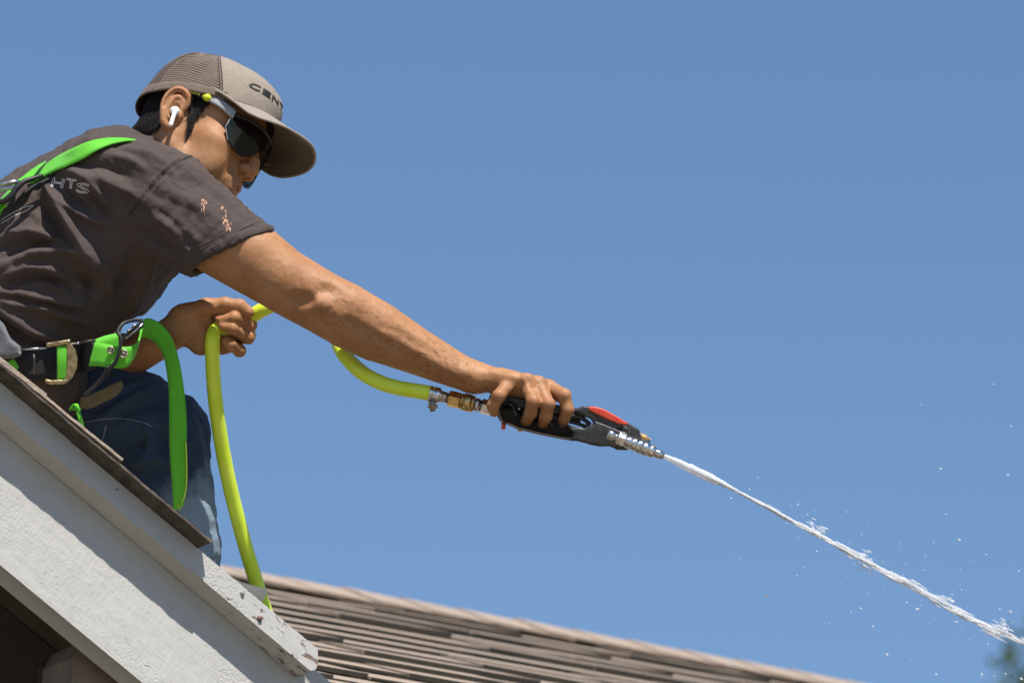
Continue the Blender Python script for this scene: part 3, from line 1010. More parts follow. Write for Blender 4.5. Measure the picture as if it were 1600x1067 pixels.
# ------------------------------------------------------------------ the man: placement
def roof_v(u, w):
    """figure v of the near roof surface under (u, w)"""
    W = fig(A(u, 0, w)); d = fig(A(u, 1, w)) - W
    t = ((RO + MN * (Z_SH + 0.012) - W) @ MN) / (d @ MN)
    return t
foot_v = roof_v(292, 215)
man = empty("person", fig(A(200, roof_v(200, 190), 190)), "man in brown shirt, cap and green harness crouching on the roof edge", "person")

# head frame: x towards the face, y to his left, z up, millimetres from the middle of the ears
HM = np.array([[0.88440461, 0.20356649, 0.41998711], [0.28447519, 0.47827094, -0.83086146], [-0.37000318, 0.85429362, 0.36507541]])
HS = 1.085 * 1.0153
HC = pp(297.3, 217.3, 150)
def h2f(P): return HC + HS * (np.asarray(P, float) @ HM.T)
def f2h(P): return ((np.asarray(P, float) - HC) / HS) @ HM
HW = np.stack([RIGHT, -UP, FWD])                       # figure axes in the world
HFRAME = (fig(HC), np.array([HM[:, i] @ HW for i in range(3)]))
HK = HS * PX                                            # head millimetres -> metres

def head_sculpt():
    s = Sculpt()
    s.ell((1, 0, 44), (88, 71, 68), k=10)
    s.ell((38, 0, 32), (60, 62, 50), k=25)              # forehead
    s.ell((42, 0, -8), (52, 60, 72), k=20)              # face mass
    for y in (-1, 1):
        s.chain([(4, 56 * y, -5), (8, 54 * y, -45), (38, 42 * y, -70), (78, 12 * y, -86)], [16, 17, 18, 15], k=22)
        s.ell((58, 47 * y, -12), (26, 19, 16), k=16)    # cheekbone
        s.ell((62, 40 * y, -42), (24, 18, 26), k=22)    # cheek
        s.ell((86, 24 * y, 31), (14, 24, 8), k=12)      # brow
    s.ell((80, 0, -50), (24, 28, 28), k=16)             # muzzle
    s.ell((84, 0, -84), (14, 19, 14), k=12)             # chin
    for y in (-1, 1):
        s.ell((96, 32 * y, 13), (15, 18, 11), k=10, op='-')
        s.ell((80, 31 * y, 13), (12.5, 13, 12.5), k=3)
    s.chain([(90, 0, 26), (97, 0, 12), (107, 0, -6), (113, 0, -17)], [8, 8.5, 9.5, 9], k=9)
    for y in (-1, 1):
        s.ell((103, 12.5 * y, -23), (11, 8, 8.5), k=5)
        s.ell((104, 7.5 * y, -31), (7.5, 3.6, 6), k=2, op='-')
        s.cone((97, 20 * y, -20), (92, 25 * y, -40), 2, 2, k=7, op='-')
    s.ell((105, 0, -26), (8, 5, 6), k=5)
    s.chain([(88, -23, -52), (98, -12, -47), (101.5, 0, -46.5), (98, 12, -47), (88, 23, -52)], [4, 5.5, 5.5, 5.5, 4], k=5)
    s.chain([(87, -22, -54), (96, -10, -58), (98.5, 0, -59), (96, 10, -58), (87, 22, -54)], [4, 5.5, 6.5, 5.5, 4], k=5)
    s.chain([(84, -26, -53), (98, -12, -52.5), (106, 0, -52), (98, 12, -52.5), (84, 26, -53)], [1.2, 1.4, 1.4, 1.4, 1.2], k=2.5, op='-')
    # ears
    for y in (-1, 1):
        def e(x, yy, z): return (-2 + (x + 4) * 0.78, y * (70 + (yy - 70) * 0.85), -1 + (z - 3) * 0.86)
        s.ell(e(-6, 76, 6), (12, 6, 22), k=5)
        c = smooth_curve([e(6, 76, 6), e(13, 80, 18), e(11, 86, 31), e(0, 91, 38), e(-14, 94, 36), e(-24, 95, 22), e(-25, 93, 4), e(-19, 89, -12), e(-11, 83, -24), e(-2, 77, -27)], 4)
        s.chain(list(c), list(np.interp(np.linspace(0, 1, len(c)), [0, .15, .5, .75, .9, 1], [3, 3.6, 4.2, 3.8, 5.2, 5])), k=3, inner=2)
        s.ell(e(-6, 83, 14), (12, 5, 17), k=5)
        c = smooth_curve([e(4, 85, 24), e(-6, 89, 26), e(-14, 90, 18), e(-15, 89, 4), e(-9, 86, -9), e(0, 83, -15)], 3)
        s.chain(list(c), [3.0] * len(c), k=3, inner=2)
        s.ell(e(-2, 92, 2), (7.5, 11, 11), k=3, op='-')
        c = smooth_curve([e(7, 90, 24), e(-2, 95, 32), e(-14, 98, 29), e(-20, 98, 14), e(-20, 96, 0)], 3)
        s.chain(list(c), [2.4] * len(c), k=2, op='-', inner=2)
        s.ell(e(8, 78, -3), (4.5, 7, 7), k=4)
    # neck down into the shirt
    nb = f2h(pp(232, 285, 170))
    s.loft([((-22, 0, -20), 54, 57), (f2h(pp(252, 248, 165)), 56, 58), (nb, 62, 66)], wdir=(0, 1, 0), k=22)
    s.cone((-2, -50, -30), tuple(f2h(pp(285, 285, 130))), 15, 18, k=18)
    return s

hs = head_sculpt()
hv, hf = net(hs, (-112, -110, -150), (130, 110, 135), 1.35, 1)
hn = normals(hv, hf)
hv = hv + hn * (0.2 * fbm(hv / 9.0, 3, 2))[:, None]
head_bvh = BVHTree.FromPolygons([Vector(v) for v in hv], hf.tolist())
HEAD_F = h2f(hv)

# ---- right arm and the hand on the gun (figure units)
def arm_sculpt():
    s = Sculpt()
    s.loft([(pp(262, 318, 50), 60, 54), (pp(300, 346, 18), 60, 50), (pp(372, 392, -8), 56, 47), (pp(440, 437, -14), 50, 46), (pp(505, 474, -16), 48.5, 43),
            (pp(545, 496, -12), 49, 44), (pp(590, 519, -6), 46.5, 44), (pp(655, 551, 2), 36, 38), (pp(710, 577, 8), 28, 34), (pp(742, 590, 10), 24.5, 32)], k=14)
    s.loft([(pp(330, 352, 5), 30, 40), (pp(400, 396, -10), 33, 42), (pp(450, 428, -10), 20, 30)], k=26)       # triceps
    s.loft([(pp(480, 445, -20), 20, 26), (pp(545, 476, -24), 28, 30), (pp(610, 512, -18), 20, 22), (pp(670, 548, -10), 12, 14)], k=16)   # extensors
    s.ell(pp(498, 474, -56), (17, 12, 12), k=14)                               # elbow point
    s.cone(pp(505, 478, -50), pp(600, 528, -42), 9, 6, k=14)                   # ulna ridge
    s.cone(pp(600, 528, -42), pp(726, 588, -18), 6, 7, k=14)
    s.ell(pp(516, 452, -66), (17, 8, 12), k=14, op='-')                        # hollow behind the elbow
    s.ell(pp(470, 470, -62), (20, 10, 9), k=14, op='-')
    s.cone(pp(545, 505, -62), pp(650, 562, -44), 6, 5, k=13, op='-')           # groove under the ulna
    s.ell(pp(727, 583, -24), (9, 8, 7), k=9)                                   # wrist bone
    # hand
    W = pp(744, 590, 8)
    s.loft([(pp(738, 589, 9), 23, 31), (pp(762, 592, 10), 21, 33), (pp(790, 600, 8), 20, 36), (pp(822, 608, 8), 16, 35)], k=10)
    mcp = [pp(798, 596, -24), pp(823, 596, -26), pp(841, 600, -18), pp(856, 605, -4)]
    pip = [pp(779, 619, -44), pp(833, 628, -48), pp(856, 632, -46), pp(881, 618, -30)]
    dip = [pp(770, 634, -38), pp(829, 645, -38), pp(853, 649, -36), pp(887, 640, -33)]
    tip = [pp(772, 643, -28), pp(822, 658, -14), pp(848, 661, -12), pp(880, 659, -14)]
    rr = [(11.5, 10.3, 9.4, 8.4), (12.2, 10.8, 10.0, 9), (12.2, 11.0, 10.2, 9.2), (12.2, 10.8, 9.8, 8.8)]
    root = [pp(766, 590, -12), pp(775, 586, -12), pp(785, 587, -4), pp(798, 592, 6)]
    for m, p, d, t, r, q in zip(mcp, pip, dip, tip, rr, root):
        s.cone(q, m, 9, 11, k=9)
        s.chain([m, p, d, t], list(r), k=3.5, inner=3)
        s.ell(m + A(0, -3, -3), (11, 8.5, 9), k=6)
        s.ell(p + A(1, -1, -5), (r[1] * 0.86, r[1] * 0.86, r[1] * 0.8), k=5)
    # hollows between the metacarpals
    s.cone(pp(790, 590, -42), pp(812, 602, -44), 4, 6, k=9, op='-')
    s.cone(pp(824, 590, -44), pp(834, 604, -44), 3, 5, k=7, op='-')
    # thumb, on the far side of the handle
    s.chain([pp(770, 592, 34), pp(812, 602, 52), pp(848, 612, 54), pp(876, 620, 44)], [16, 14, 11.5, 9.5], k=9)
    # nails
    return s
arv, arf = net(arm_sculpt(), (225, 250, -90), (915, 690, 125), 1.6, 1)
ann = normals(arv, arf)
far = (arv[:, 0] > 730)
d = 0.35 * fbm(arv / 7.0, 4, 5) + 0.9 * fbm(arv * A(0.02, 0.035, 0.03), 3, 8) * (~far)
# veins and tendons under the skin
for line, amp, sg in ((PP((610, 500, -45), (655, 530, -34), (700, 560, -28)), 1.6, 4), (PP((640, 545, -40), (690, 570, -34)), 1.2, 3.5),
                      (PP((748, 580, -20), (775, 583, -26), (800, 590, -34)), 1.4, 3), (PP((752, 576, -12), (785, 581, -18), (826, 592, -28)), 1.6, 3),
                      (PP((758, 572, 0), (790, 578, -4), (842, 596, -18)), 1.4, 3)):
    dist, par = line_dist(arv, smooth_curve(line, 6))
    d += amp * np.exp(-(dist / sg / 1.7) ** 2) * np.sin(np.pi * np.clip(par, 0, 1)) ** 0.5
# knuckle creases
for c in (pp(833, 628, -58), pp(856, 632, -56), pp(883, 614, -40), pp(777, 619, -54)):
    r = arv - c; dd = np.linalg.norm(r, axis=1)
    d -= 0.55 * np.sin(r[:, 1] * 1.5 + r[:, 0] * 0.5) * np.exp(-(dd / 8) ** 2)
r = arv - pp(742, 590, -15)
d -= 0.16 * np.sin(r[:, 0] * 0.9 + r[:, 1] * 0.35) * np.exp(-(np.abs(r[:, 0]) / 13) ** 2)
arv = arv + ann * d[:, None]

# ---- left forearm and the fist round the hose
LW = 120
def left_sculpt():
    s = Sculpt()
    s.loft([(pp(250, 330, 310), 50, 50), (pp(160, 470, 325), 45, 45), (pp(130, 562, 290), 42, 42)], k=14)
    s.loft([(pp(130, 562, 290), 42, 42), (pp(205, 554, 200), 34, 38), (pp(246, 536, LW + 32), 28, 32), (pp(274, 517, LW), 27, 25)], k=14)
    s.ell(pp(302, 509, LW - 2), (36, 30, 24), k=12)                            # heel of the palm
    s.ell(pp(292, 492, LW - 10), (28, 18, 16), k=12)                           # thumb base
    s.ell(pp(314, 530, LW - 6), (22, 26, 19), k=12)                            # outer heel
    s.ell(pp(345, 515, LW + 18), (42, 40, 18), k=12)                           # back of the hand, far side
    s.chain([pp(287, 494, LW - 10), pp(322, 480, LW - 18), pp(352, 477, LW - 22), pp(374, 479, LW - 24), pp(388, 488, LW - 24)], [17, 14.5, 12.2, 11.6, 9.4], k=7)
    s.ell(pp(352, 474, LW - 24), (9, 9, 10), k=5)
    F = [
        [(368, 486, 24), (385, 493, 0), (368, 488, -22), (350, 490, -20)],
        [(376, 500, 26), (390, 508, -4), (366, 497, -30), (341, 501, -26)],
        [(378, 518, 24), (387, 527, -6), (362, 513, -32), (336, 509, -27)],
        [(368, 538, 20), (374, 548, -8), (360, 538, -28), (349, 529, -25)],
    ]
    R = [(11.5, 10.6, 9.6, 8), (12, 11, 10, 8.2), (11.8, 10.8, 9.8, 8), (11, 9.8, 8.8, 7.2)]
    for f, r in zip(F, R):
        q = [pp(u, v, LW + w) for u, v, w in f]
        s.chain(q, list(r), k=3, inner=3)
        for j in (1, 2): s.ell(q[j] + A(1.5, 0, -3), (r[j] * 0.9,) * 3, k=4)
    s.cone(pp(322, 500, LW - 30), pp(340, 522, LW - 26), 9, 10, k=9, op='-')   # hollow of the palm
    s.cone(pp(296, 520, LW - 36), pp(318, 500, LW - 36), 1.2, 1.2, k=5, op='-')
    return s
lfv, lff = net(left_sculpt(), (75, 265, 45), (415, 625, 390), 1.6, 1)
lnn = normals(lfv, lff)
d = 0.4 * fbm(lfv / 6.5, 4, 15)
for line, amp, sg in ((PP((300, 535, LW - 25), (322, 528, LW - 25), (334, 522, LW - 22)), -1.0, 1.6), (PP((302, 542, LW - 20), (320, 537, LW - 24), (332, 530, LW - 22)), -0.8, 1.5),
                      (PP((308, 482, LW - 30), (311, 500, LW - 30), (323, 522, LW - 28)), -1.4, 2.2), (PP((352, 470, LW - 30), (357, 478, LW - 33), (352, 486, LW - 33)), -1.0, 1.6),
                      (PP((284, 500, LW - 22), (290, 520, LW - 22), (300, 540, LW - 20)), -0.8, 2.0)):
    dist, par = line_dist(lfv, smooth_curve(line, 6))
    d += amp * np.exp(-(dist / sg / 1.6) ** 2)
lfv = lfv + lnn * d[:, None]

# ---- hidden trunk that the neck and both arms run into
def trunk_sculpt():
    s = Sculpt()
    s.loft([(pp(-60, 510, 165), 118, 145), (pp(20, 446, 165), 118, 150), (pp(110, 382, 168), 120, 155), (pp(185, 330, 165), 105, 165), (pp(232, 285, 168), 62, 100)], k=20)
    s.cone(pp(200, 322, 120), pp(268, 322, 58), 50, 54, k=20)
    s.cone(pp(200, 322, 200), pp(252, 330, 310), 50, 48, k=20)
    return s
trv, trf = net(trunk_sculpt(), (-190, 180, -20), (330, 660, 375), 4.0, 1)

def union(meshes):
    """one continuous skin"""
    objs = []
    for V, F in meshes:
        objs.append(mk("skin_piece", fig(V), F))
    base = objs[0]
    for o in objs[1:]:
        md = base.modifiers.new("u", 'BOOLEAN'); md.operation = 'UNION'; md.object = o; md.solver = 'MANIFOLD'
    dg = bpy.context.evaluated_depsgraph_get()
    ev = base.evaluated_get(dg); me = bpy.data.meshes.new_from_object(ev)
    for o in objs:
        m = o.data; bpy.data.objects.remove(o); bpy.data.meshes.remove(m)
    return me
def body_at(p): return tuple(fig(np.asarray(p, float)) - np.array(man.location))
STUB = (0.16, 0.095, 0.06); RED = (0.42, 0.15, 0.085)
MAT["skin"] = mat_skin([(body_at(h2f(A(50, -48, -66))), 0.050, 0.38, STUB), (body_at(h2f(A(86, -12, -72))), 0.040, 0.30, STUB), (body_at(h2f(A(100, -12, -40))), 0.020, 0.25, STUB),
    (body_at(h2f(A(104, 0, -52))), 0.016, 0.6, (0.34, 0.12, 0.085)), (body_at(h2f(A(-6, -84, 30))), 0.022, 0.55, RED),
    (body_at(pp(833, 628, -52)), 0.013, 0.4, RED), (body_at(pp(856, 632, -50)), 0.013, 0.4, RED), (body_at(pp(882, 616, -34)), 0.014, 0.4, RED), (body_at(pp(778, 619, -48)), 0.012, 0.4, RED),
    (body_at(pp(498, 474, -58)), 0.022, 0.35, RED), (body_at(pp(389, 490, LW - 24)), 0.013, 0.45, RED), (body_at(pp(340, 501, LW - 30)), 0.012, 0.4, RED), (body_at(pp(336, 509, LW - 30)), 0.012, 0.4, RED)])
body_me = union([(trv, trf), (HEAD_F, hf), (arv, arf), (lfv, lff)])
print("body verts", len(body_me.vertices), "sum", len(trv) + len(hv) + len(arv) + len(lfv))
if len(body_me.vertices) < 0.5 * (len(hv) + len(arv) + len(lfv)):
    V, F = merge([(trv, trf.tolist()), (HEAD_F, hf.tolist()), (arv, arf.tolist()), (lfv, lff.tolist())])
    body = mk("body", fig(V), F, MAT["skin"], man)
else:
    co = np.zeros(len(body_me.vertices) * 3, np.float32); body_me.vertices.foreach_get("co", co)
    body = bpy.data.objects.new("body", body_me); COL.objects.link(body)
    co = co.reshape(-1, 3) - np.array(man.location, np.float32)
    body_me.vertices.foreach_set("co", co.ravel())
    body_me.polygons.foreach_set("use_smooth", np.ones(len(body_me.polygons), bool))
    body_me.materials.clear(); body_me.materials.append(MAT["skin"])
    body_me.name = "body"; body.parent = man; body_me.update()

# short dark hairs along the right forearm
def arm_hair():
    bvh = BVHTree.FromPolygons([Vector(v) for v in arv], arf.tolist())
    g = np.random.default_rng(77); Vs, Fs, n = [], [], 0
    for k in range(420):
        t = g.random(); u0 = 480 + 250 * t; v0 = 460 + 122 * t + g.normal(0, 18)
        o = to_fig(CAM + ray(u0, v0) * (DIST - 0.5)); d_ = unit(to_fig(CAM + ray(u0, v0) * DIST) - o)
        hit = bvh.ray_cast(Vector(o), Vector(d_))
        if hit[0] is None: continue
        p, nn = np.array(hit[0]), np.array(hit[1])
        if nn @ d_ > 0: nn = -nn
        ax = unit(A(0.85, 0.5, 0.0) + g.normal(0, 0.25, 3)); ax = unit(ax - nn * (ax @ nn))
        L = g.uniform(6, 13)
        v, f = sweep(np.array([p, p + ax * L * 0.5 + nn * 0.5, p + ax * L + nn * 0.7]), [0.11, 0.09, 0.03], 3, caps=False)
        Vs.append(v); Fs += [tuple(i + n for i in q) for q in f]; n += len(v)
    mk("arm_hair", fig(np.concatenate(Vs)), Fs, MAT["hair"], man, kind="stuff")
arm_hair()

# silver ring on the left ring finger
ra, rb = pp(378, 518, LW + 24), pp(387, 527, LW - 6)
rc = ra + (rb - ra) * 0.50; rx = unit(rb - ra); r1 = unit(np.cross(rx, A(0.1, 0.9, 0.2))); r2 = np.cross(rx, r1)
v, f = sweep(np.array([rc + A(3, 0, 0) + 13.6 * (math.cos(a) * r1 + math.sin(a) * r2) for a in np.linspace(0, 2 * math.pi, 37)]), 2.4, 8, caps=False)
mk("ring", fig(v), f, MAT["steel"], man, label="plain silver ring on his left hand")
# ------------------------------------------------------------------ cap, in head millimetres
def interp_per(t, keys):
    ks = np.array([k for k, _ in keys]); vs = np.array([v for _, v in keys])
    return np.interp(np.abs(t), ks, vs)
def rim_z(th):
    t = np.abs((np.degrees(th) + 180.0) % 360.0 - 180.0)
    x = np.array([0, 30, 62, 90, 130, 180]); y = np.array([60, 55, 42, 33.5, 22, 14])
    # smooth interpolation
    t2 = np.clip(t, 0, 180)
    i = np.clip(np.searchsorted(x, t2, side='right') - 1, 0, 4)
    f = (t2 - x[i]) / (x[i + 1] - x[i]); f = f * f * (3 - 2 * f) * 0.5 + f * 0.5
    return y[i] + (y[i + 1] - y[i]) * f
def crown(th, s, off=0.0):
    """th around (0 = front), s from rim 0 to apex 1"""
    th, s = np.broadcast_arrays(np.asarray(th, float), np.asarray(s, float))
    zr = rim_z(th)
    fr = np.clip((np.cos(th) - 0.25) / 0.75, 0, 1)
    phi = s * math.pi / 2
    hor = np.cos(phi) ** (0.56 - 0.02 * fr)
    ver = np.sin(phi) ** 0.92
    ap = A(4, 0, 121)
    ax, by = 101 + off, 84 + off
    x = 7 + ax * np.cos(th) * hor + (ap[0] - 7) * (1 - hor); y = by * np.sin(th) * hor
    x = x + 4 * fr * np.sin(phi * 2) ** 1.5 * (1 - 0.2 * s)
    z = zr + (ap[2] + off - zr) * ver
    return np.stack([x, y, z], -1)
def grid_faces(n, m, wrap=False):
    return [(i * m + j, (i + 1) * m + j, (i + 1) * m + j + 1, i * m + j + 1) for i in range(n - 1) for j in range(m - 1)]
def hk(P): return np.asarray(P, float) * HK
def shell(name, P, th, mat, parent, flip=False, label=None):
    """grid of points (n, m, 3) -> closed thin shell"""
    n, m = P.shape[:2]
    du = np.gradient(P, axis=0); dv = np.gradient(P, axis=1)
    nn = np.cross(du, dv); nn /= np.linalg.norm(nn, axis=-1)[..., None] + 1e-9
    if (nn * (P - P.reshape(-1, 3).mean(0))).sum() < 0: nn = -nn
    if flip: nn = -nn
    a = P.reshape(-1, 3); b = (P - nn * th).reshape(-1, 3)
    f = grid_faces(n, m); k = n * m
    F = f + [tuple(k + i for i in q[::-1]) for q in f]
    ring = [i * m for i in range(n)] + [(n - 1) * m + j for j in range(1, m)] + [i * m + m - 1 for i in range(n - 2, -1, -1)] + [j for j in range(m - 2, 0, -1)]
    F += [(ring[i], ring[(i + 1) % len(ring)], k + ring[(i + 1) % len(ring)], k + ring[i]) for i in range(len(ring))]
    return mk(name, hk(np.concatenate([a, b])), F, mat, parent, frame=HFRAME, label=label)

TB = math.radians(63)
cap = None
# netted back of the crown: ribs of thread are real ridges
def edge_th(s): return TB + 0.62 * np.asarray(s, float)        # the panel edge leans back towards the top
T, S = np.meshgrid(np.linspace(0, 1, 260), np.linspace(0.02, 0.985, 190), indexing='ij')
T = edge_th(S) + T * (2 * math.pi - 2 * edge_th(S))
P = crown(T, S)
rib = np.abs(np.sin(P[..., 2] * math.pi / 4.2 + 1.2 * vnoise(np.stack([T * 6, S * 3, T * 0], -1), 3)))
nrm = P - A(0, 0, 45); nrm /= np.linalg.norm(nrm, axis=-1)[..., None]
crumple = 1.6 * fbm(np.stack([T * 2.2, S * 5, T * 0], -1), 3, 6) + 1.2 * fbm(np.stack([T * 5, S * 3, T * 0], -1), 3, 16)
P = P + nrm * (0.9 * rib ** 2 + crumple)[..., None]
cap = shell("cap", P, 1.2, MAT["cap_mesh"], man, label="tan and brown trucker cap with netted back, curved brim and black letters")
# front panel
T, S = np.meshgrid(np.linspace(-1, 1, 150), np.linspace(0.0, 0.985, 120), indexing='ij')
T = T * edge_th(S)
P = crown(T, S, 1.6)
nrm = P - A(0, 0, 45); nrm /= np.linalg.norm(nrm, axis=-1)[..., None]
P = P + nrm * (0.9 * fbm(np.stack([T * 3, S * 4, T * 0], -1), 3, 26) + 1.2 * np.exp(-((np.abs(T) - edge_th(S)) / 0.03) ** 2))[..., None]
shell("front_panel", P, 1.8, MAT["cap_front"], cap, label="smooth tan front panel of the cap")
# seam tapes on the net and along the panel edge
for th0, w in ((TB + 0.03, 1.5), (-TB - 0.03, 1.5), (math.radians(128), 1.0), (math.radians(133), 1.0), (-math.radians(128), 1.0), (-math.radians(133), 1.0)):
    s_ = np.linspace(0.02, 0.97, 60)
    tt = np.full(60, th0) if abs(th0) > 1.5 else np.sign(th0) * (edge_th(s_) + 0.03)
    v, f = sweep(crown(tt, s_, 2.0), w, 6)
    mk("seam", hk(v), f, MAT["stitch"], cap, frame=HFRAME)
# sweatband hem round the net
t_ = np.linspace(TB - 0.02, 2 * math.pi - TB + 0.02, 120)
up = crown(t_, np.full(120, 0.075), 1.4); lo_ = crown(t_, np.full(120, -0.0), 1.6); lo_[:, 2] -= 1.0
v, f = strap(up, lo_, 2.0)
mk("hem_band", hk(v), f, MAT["cap_band"], cap, frame=HFRAME)
# brim
def brim(t, r):
    """t -1..1 across, r 0 at the crown .. 1 at the outer edge"""
    th = t * math.radians(66)
    inn = crown(th, np.zeros_like(th), 1.0)
    ang = t * math.pi / 2
    ca = np.sign(np.cos(ang)) * np.abs(np.cos(ang)) ** 0.72; sa = np.sin(ang)
    ox = 42 + 142 * ca; oy = 83 * np.sign(sa) * np.abs(sa) ** 0.9
    x = inn[..., 0] + (ox - inn[..., 0]) * r; y = inn[..., 1] + (oy - inn[..., 1]) * r
    z0 = inn[..., 2]
    drop = 0.25 * np.clip(x - inn[..., 0], 0, None) + 0.07 * y + (y ** 2) * 0.0022 * (0.25 + 0.75 * np.clip((x - 50) / 70, 0, 1)) * np.clip((x - 42) / 60, 0, 1)
    base = 61 - 0.0027 * inn[..., 1] ** 2
    z = z0 + (base - z0) * 0.0 - drop * np.clip(r * 1.6, 0, 1) + 0.0
    return np.stack([x, y, z], -1)
t_ = np.sin(np.linspace(-1, 1, 121) * math.pi / 2) * 1.0
r_ = np.linspace(0, 1, 26)
T, R_ = np.meshgrid(t_, r_, indexing='ij')
B = brim(T, R_)
top = B.copy(); top[..., 2] += 1.4
bot = B.copy(); bot[..., 2] -= 1.4
bo = shell("brim", top, 1.3, MAT["cap_front"], cap, flip=(np.cross(np.gradient(top, axis=0), np.gradient(top, axis=1))[60, 12, 2] < 0) != True, label="curved tan brim")
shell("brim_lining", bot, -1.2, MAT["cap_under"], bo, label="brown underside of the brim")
v, f = sweep(np.concatenate([brim(t_, np.ones_like(t_))]), 1.9, 8)
mk("brim_edge", hk(v), f, MAT["cap_front"], bo, frame=HFRAME)
v, f = sweep(crown(np.linspace(-1.15, 1.15, 60), np.full(60, 0.012), 2.6), 1.3, 6)
mk("brim_seam", hk(v), f, MAT["stitch"], bo, frame=HFRAME)

def text_outline(body, size=1.0):
    cu = bpy.data.curves.new("letters", 'FONT'); cu.body = body; cu.size = size; cu.resolution_u = 6
    o = bpy.data.objects.new("letters", cu); COL.objects.link(o)
    me = bpy.data.meshes.new_from_object(o.evaluated_get(bpy.context.evaluated_depsgraph_get()))
    bm = bmesh.new(); bm.from_mesh(me)
    bmesh.ops.triangulate(bm, faces=bm.faces)
    bmesh.ops.subdivide_edges(bm, edges=[e for e in bm.edges if e.calc_length() > 0.12 * size], cuts=2)
    bmesh.ops.triangulate(bm, faces=bm.faces)
    V = np.array([v.co[:] for v in bm.verts]); F = [tuple(v.index for v in f.verts) for f in bm.faces]
    edge = [(e.verts[0].index, e.verts[1].index) for e in bm.edges if len(e.link_faces) == 1]
    bm.free(); bpy.data.objects.remove(o); bpy.data.curves.remove(cu); bpy.data.meshes.remove(me)
    return V, F, edge
# embroidered letters on the front panel, one mesh per letter
tx0 = -0.84
for ch, wch in zip("CENT", (0.25, 0.22, 0.24, 0.23)):
    V2, F2, E2 = text_outline(ch, 1.0)
    V2 = V2 - [V2[:, 0].min(), V2[:, 1].min(), 0]
    V2[:, 0] /= V2[:, 0].max(); V2[:, 1] /= V2[:, 1].max()
    th = tx0 + V2[:, 0] * wch * 0.80
    s_ = 0.235 + V2[:, 1] * 0.088 + 0.02 * (th + 0.9)
    a = crown(th, s_, 1.8); b = crown(th, s_, 3.1)
    k = len(V2)
    F = [tuple(k + i for i in q) for q in F2] + [q[::-1] for q in F2] + [(i, j, k + j, k + i) for i, j in E2]
    mk("letter", hk(np.concatenate([a, b])), F, MAT["thread"], cap, smooth=False, frame=HFRAME)
    tx0 += wch

# ------------------------------------------------------------------ sunglasses
def gx(y): return 115.5 - 0.0088 * y ** 2
ROLL = -0.10
def gp(y, z): return np.stack([gx(np.asarray(y, float)) + 0.05 * (z - 20), np.asarray(y, float), np.asarray(z, float) + ROLL * np.asarray(y, float)], -1)
glasses = None
for sy in (-1, 1):
    yy = np.linspace(5, 67, 48)
    zt_ = np.interp(yy, [5, 30, 50, 67], [35, 34, 29, 20.5])
    zb = np.interp(yy, [5, 12, 20, 32, 44, 56, 64, 67], [19, 6, -8, -20, -22.5, -18, -10, 2])
    zb = np.convolve(np.pad(zb, 3, mode='edge'), np.ones(7) / 7, 'valid')
    r_ = np.linspace(0, 1, 26)
    Y, R_ = np.meshgrid(yy, r_, indexing='ij')
    Zt = zt_[:, None] * (1 - R_) + zb[:, None] * R_
    P = gp(sy * Y, Zt)
    lens = shell("sunglasses" if sy < 0 else "lens", P, 2.0, MAT["lens"], man if sy < 0 else glasses, flip=(sy > 0),
                 label="dark wraparound sunglasses with grey and yellow arms" if sy < 0 else None)
    if sy < 0: glasses = lens
    edge = np.concatenate([gp(sy * np.full(14, 67.0), np.linspace(20.5, 0, 14)), gp(sy * yy[::-1][:8], zb[::-1][:8])])
    v, f = sweep(edge, np.linspace(1.2, 0.5, len(edge)), 6)
    mk("lens_rim", hk(v), f, MAT["frame_grey"], glasses, frame=HFRAME)
yy = np.linspace(-68, 68, 60)
v, f = sweep(gp(yy, np.interp(np.abs(yy), [0, 30, 50, 68], [34, 33.5, 28.5, 20])), 2.6, 8)
mk("frame_bar", hk(v), f, MAT["rubber"], glasses, frame=HFRAME)
for sy in (-1, 1):
    path = np.array([(79, 67, 19.5), (60, 72.5, 25), (40, 77, 27.5), (24, 79, 26.5), (8, 81, 25.5), (-4, 85, 26)])
    path[:, 2] += ROLL * sy * path[:, 1]
    path[:, 1] *= sy
    c = smooth_curve(path, 8)
    def arm(name, i0, i1, h0, h1, w, mat):
        q = c[i0:i1 + 1]; hh = np.linspace(h0, h1, len(q))[:, None]
        a = q + A(0, 0, 1) * hh / 2; b = q - A(0, 0, 1) * hh / 2
        v, f = strap(a, b, w)
        return mk(name, hk(v), f, mat, glasses, frame=HFRAME)
    arm("temple_arm", 0, 19, 13, 11, 4, MAT["frame_grey"])
    arm("temple_tip", 22, 40, 7, 5, 4.5, MAT["rubber"])
    q = c[16:24]
    v, f = sweep(q + A(0, sy * 1.5, -1), [2.2, 4.4, 5.6, 6.0, 5.6, 4.6, 3.4, 2.0], 10)
    mk("temple_sock", hk(v), f, MAT["yellow_plastic"], glasses, frame=HFRAME)
    for k in (26, 29, 32):
        v, f = sweep(np.array([c[k] + A(-2.5, sy * 2.6, 0), c[k] + A(2.5, sy * 2.6, 0)]), 1.9, 8)
        mk("grip_rib", hk(v), f, MAT["yellow_plastic"], glasses, frame=HFRAME)

# ------------------------------------------------------------------ earbud
s = Sculpt()
s.ell((1, -86, -4), (7.5, 6, 6.8), k=4)
s.cone((3, -89, -4), (7.5, -89, -28), 3.4, 3.2, k=4)
s.cone((-1, -81, -4), (1, -75, -6), 4.2, 4, k=3)
v, f = net(s, (-12, -100, -38), (18, -68, 10), 0.6, 1)
mk("earbud", hk(v), f, MAT["earbud"], man, frame=HFRAME, label="white wireless earbud in his ear")

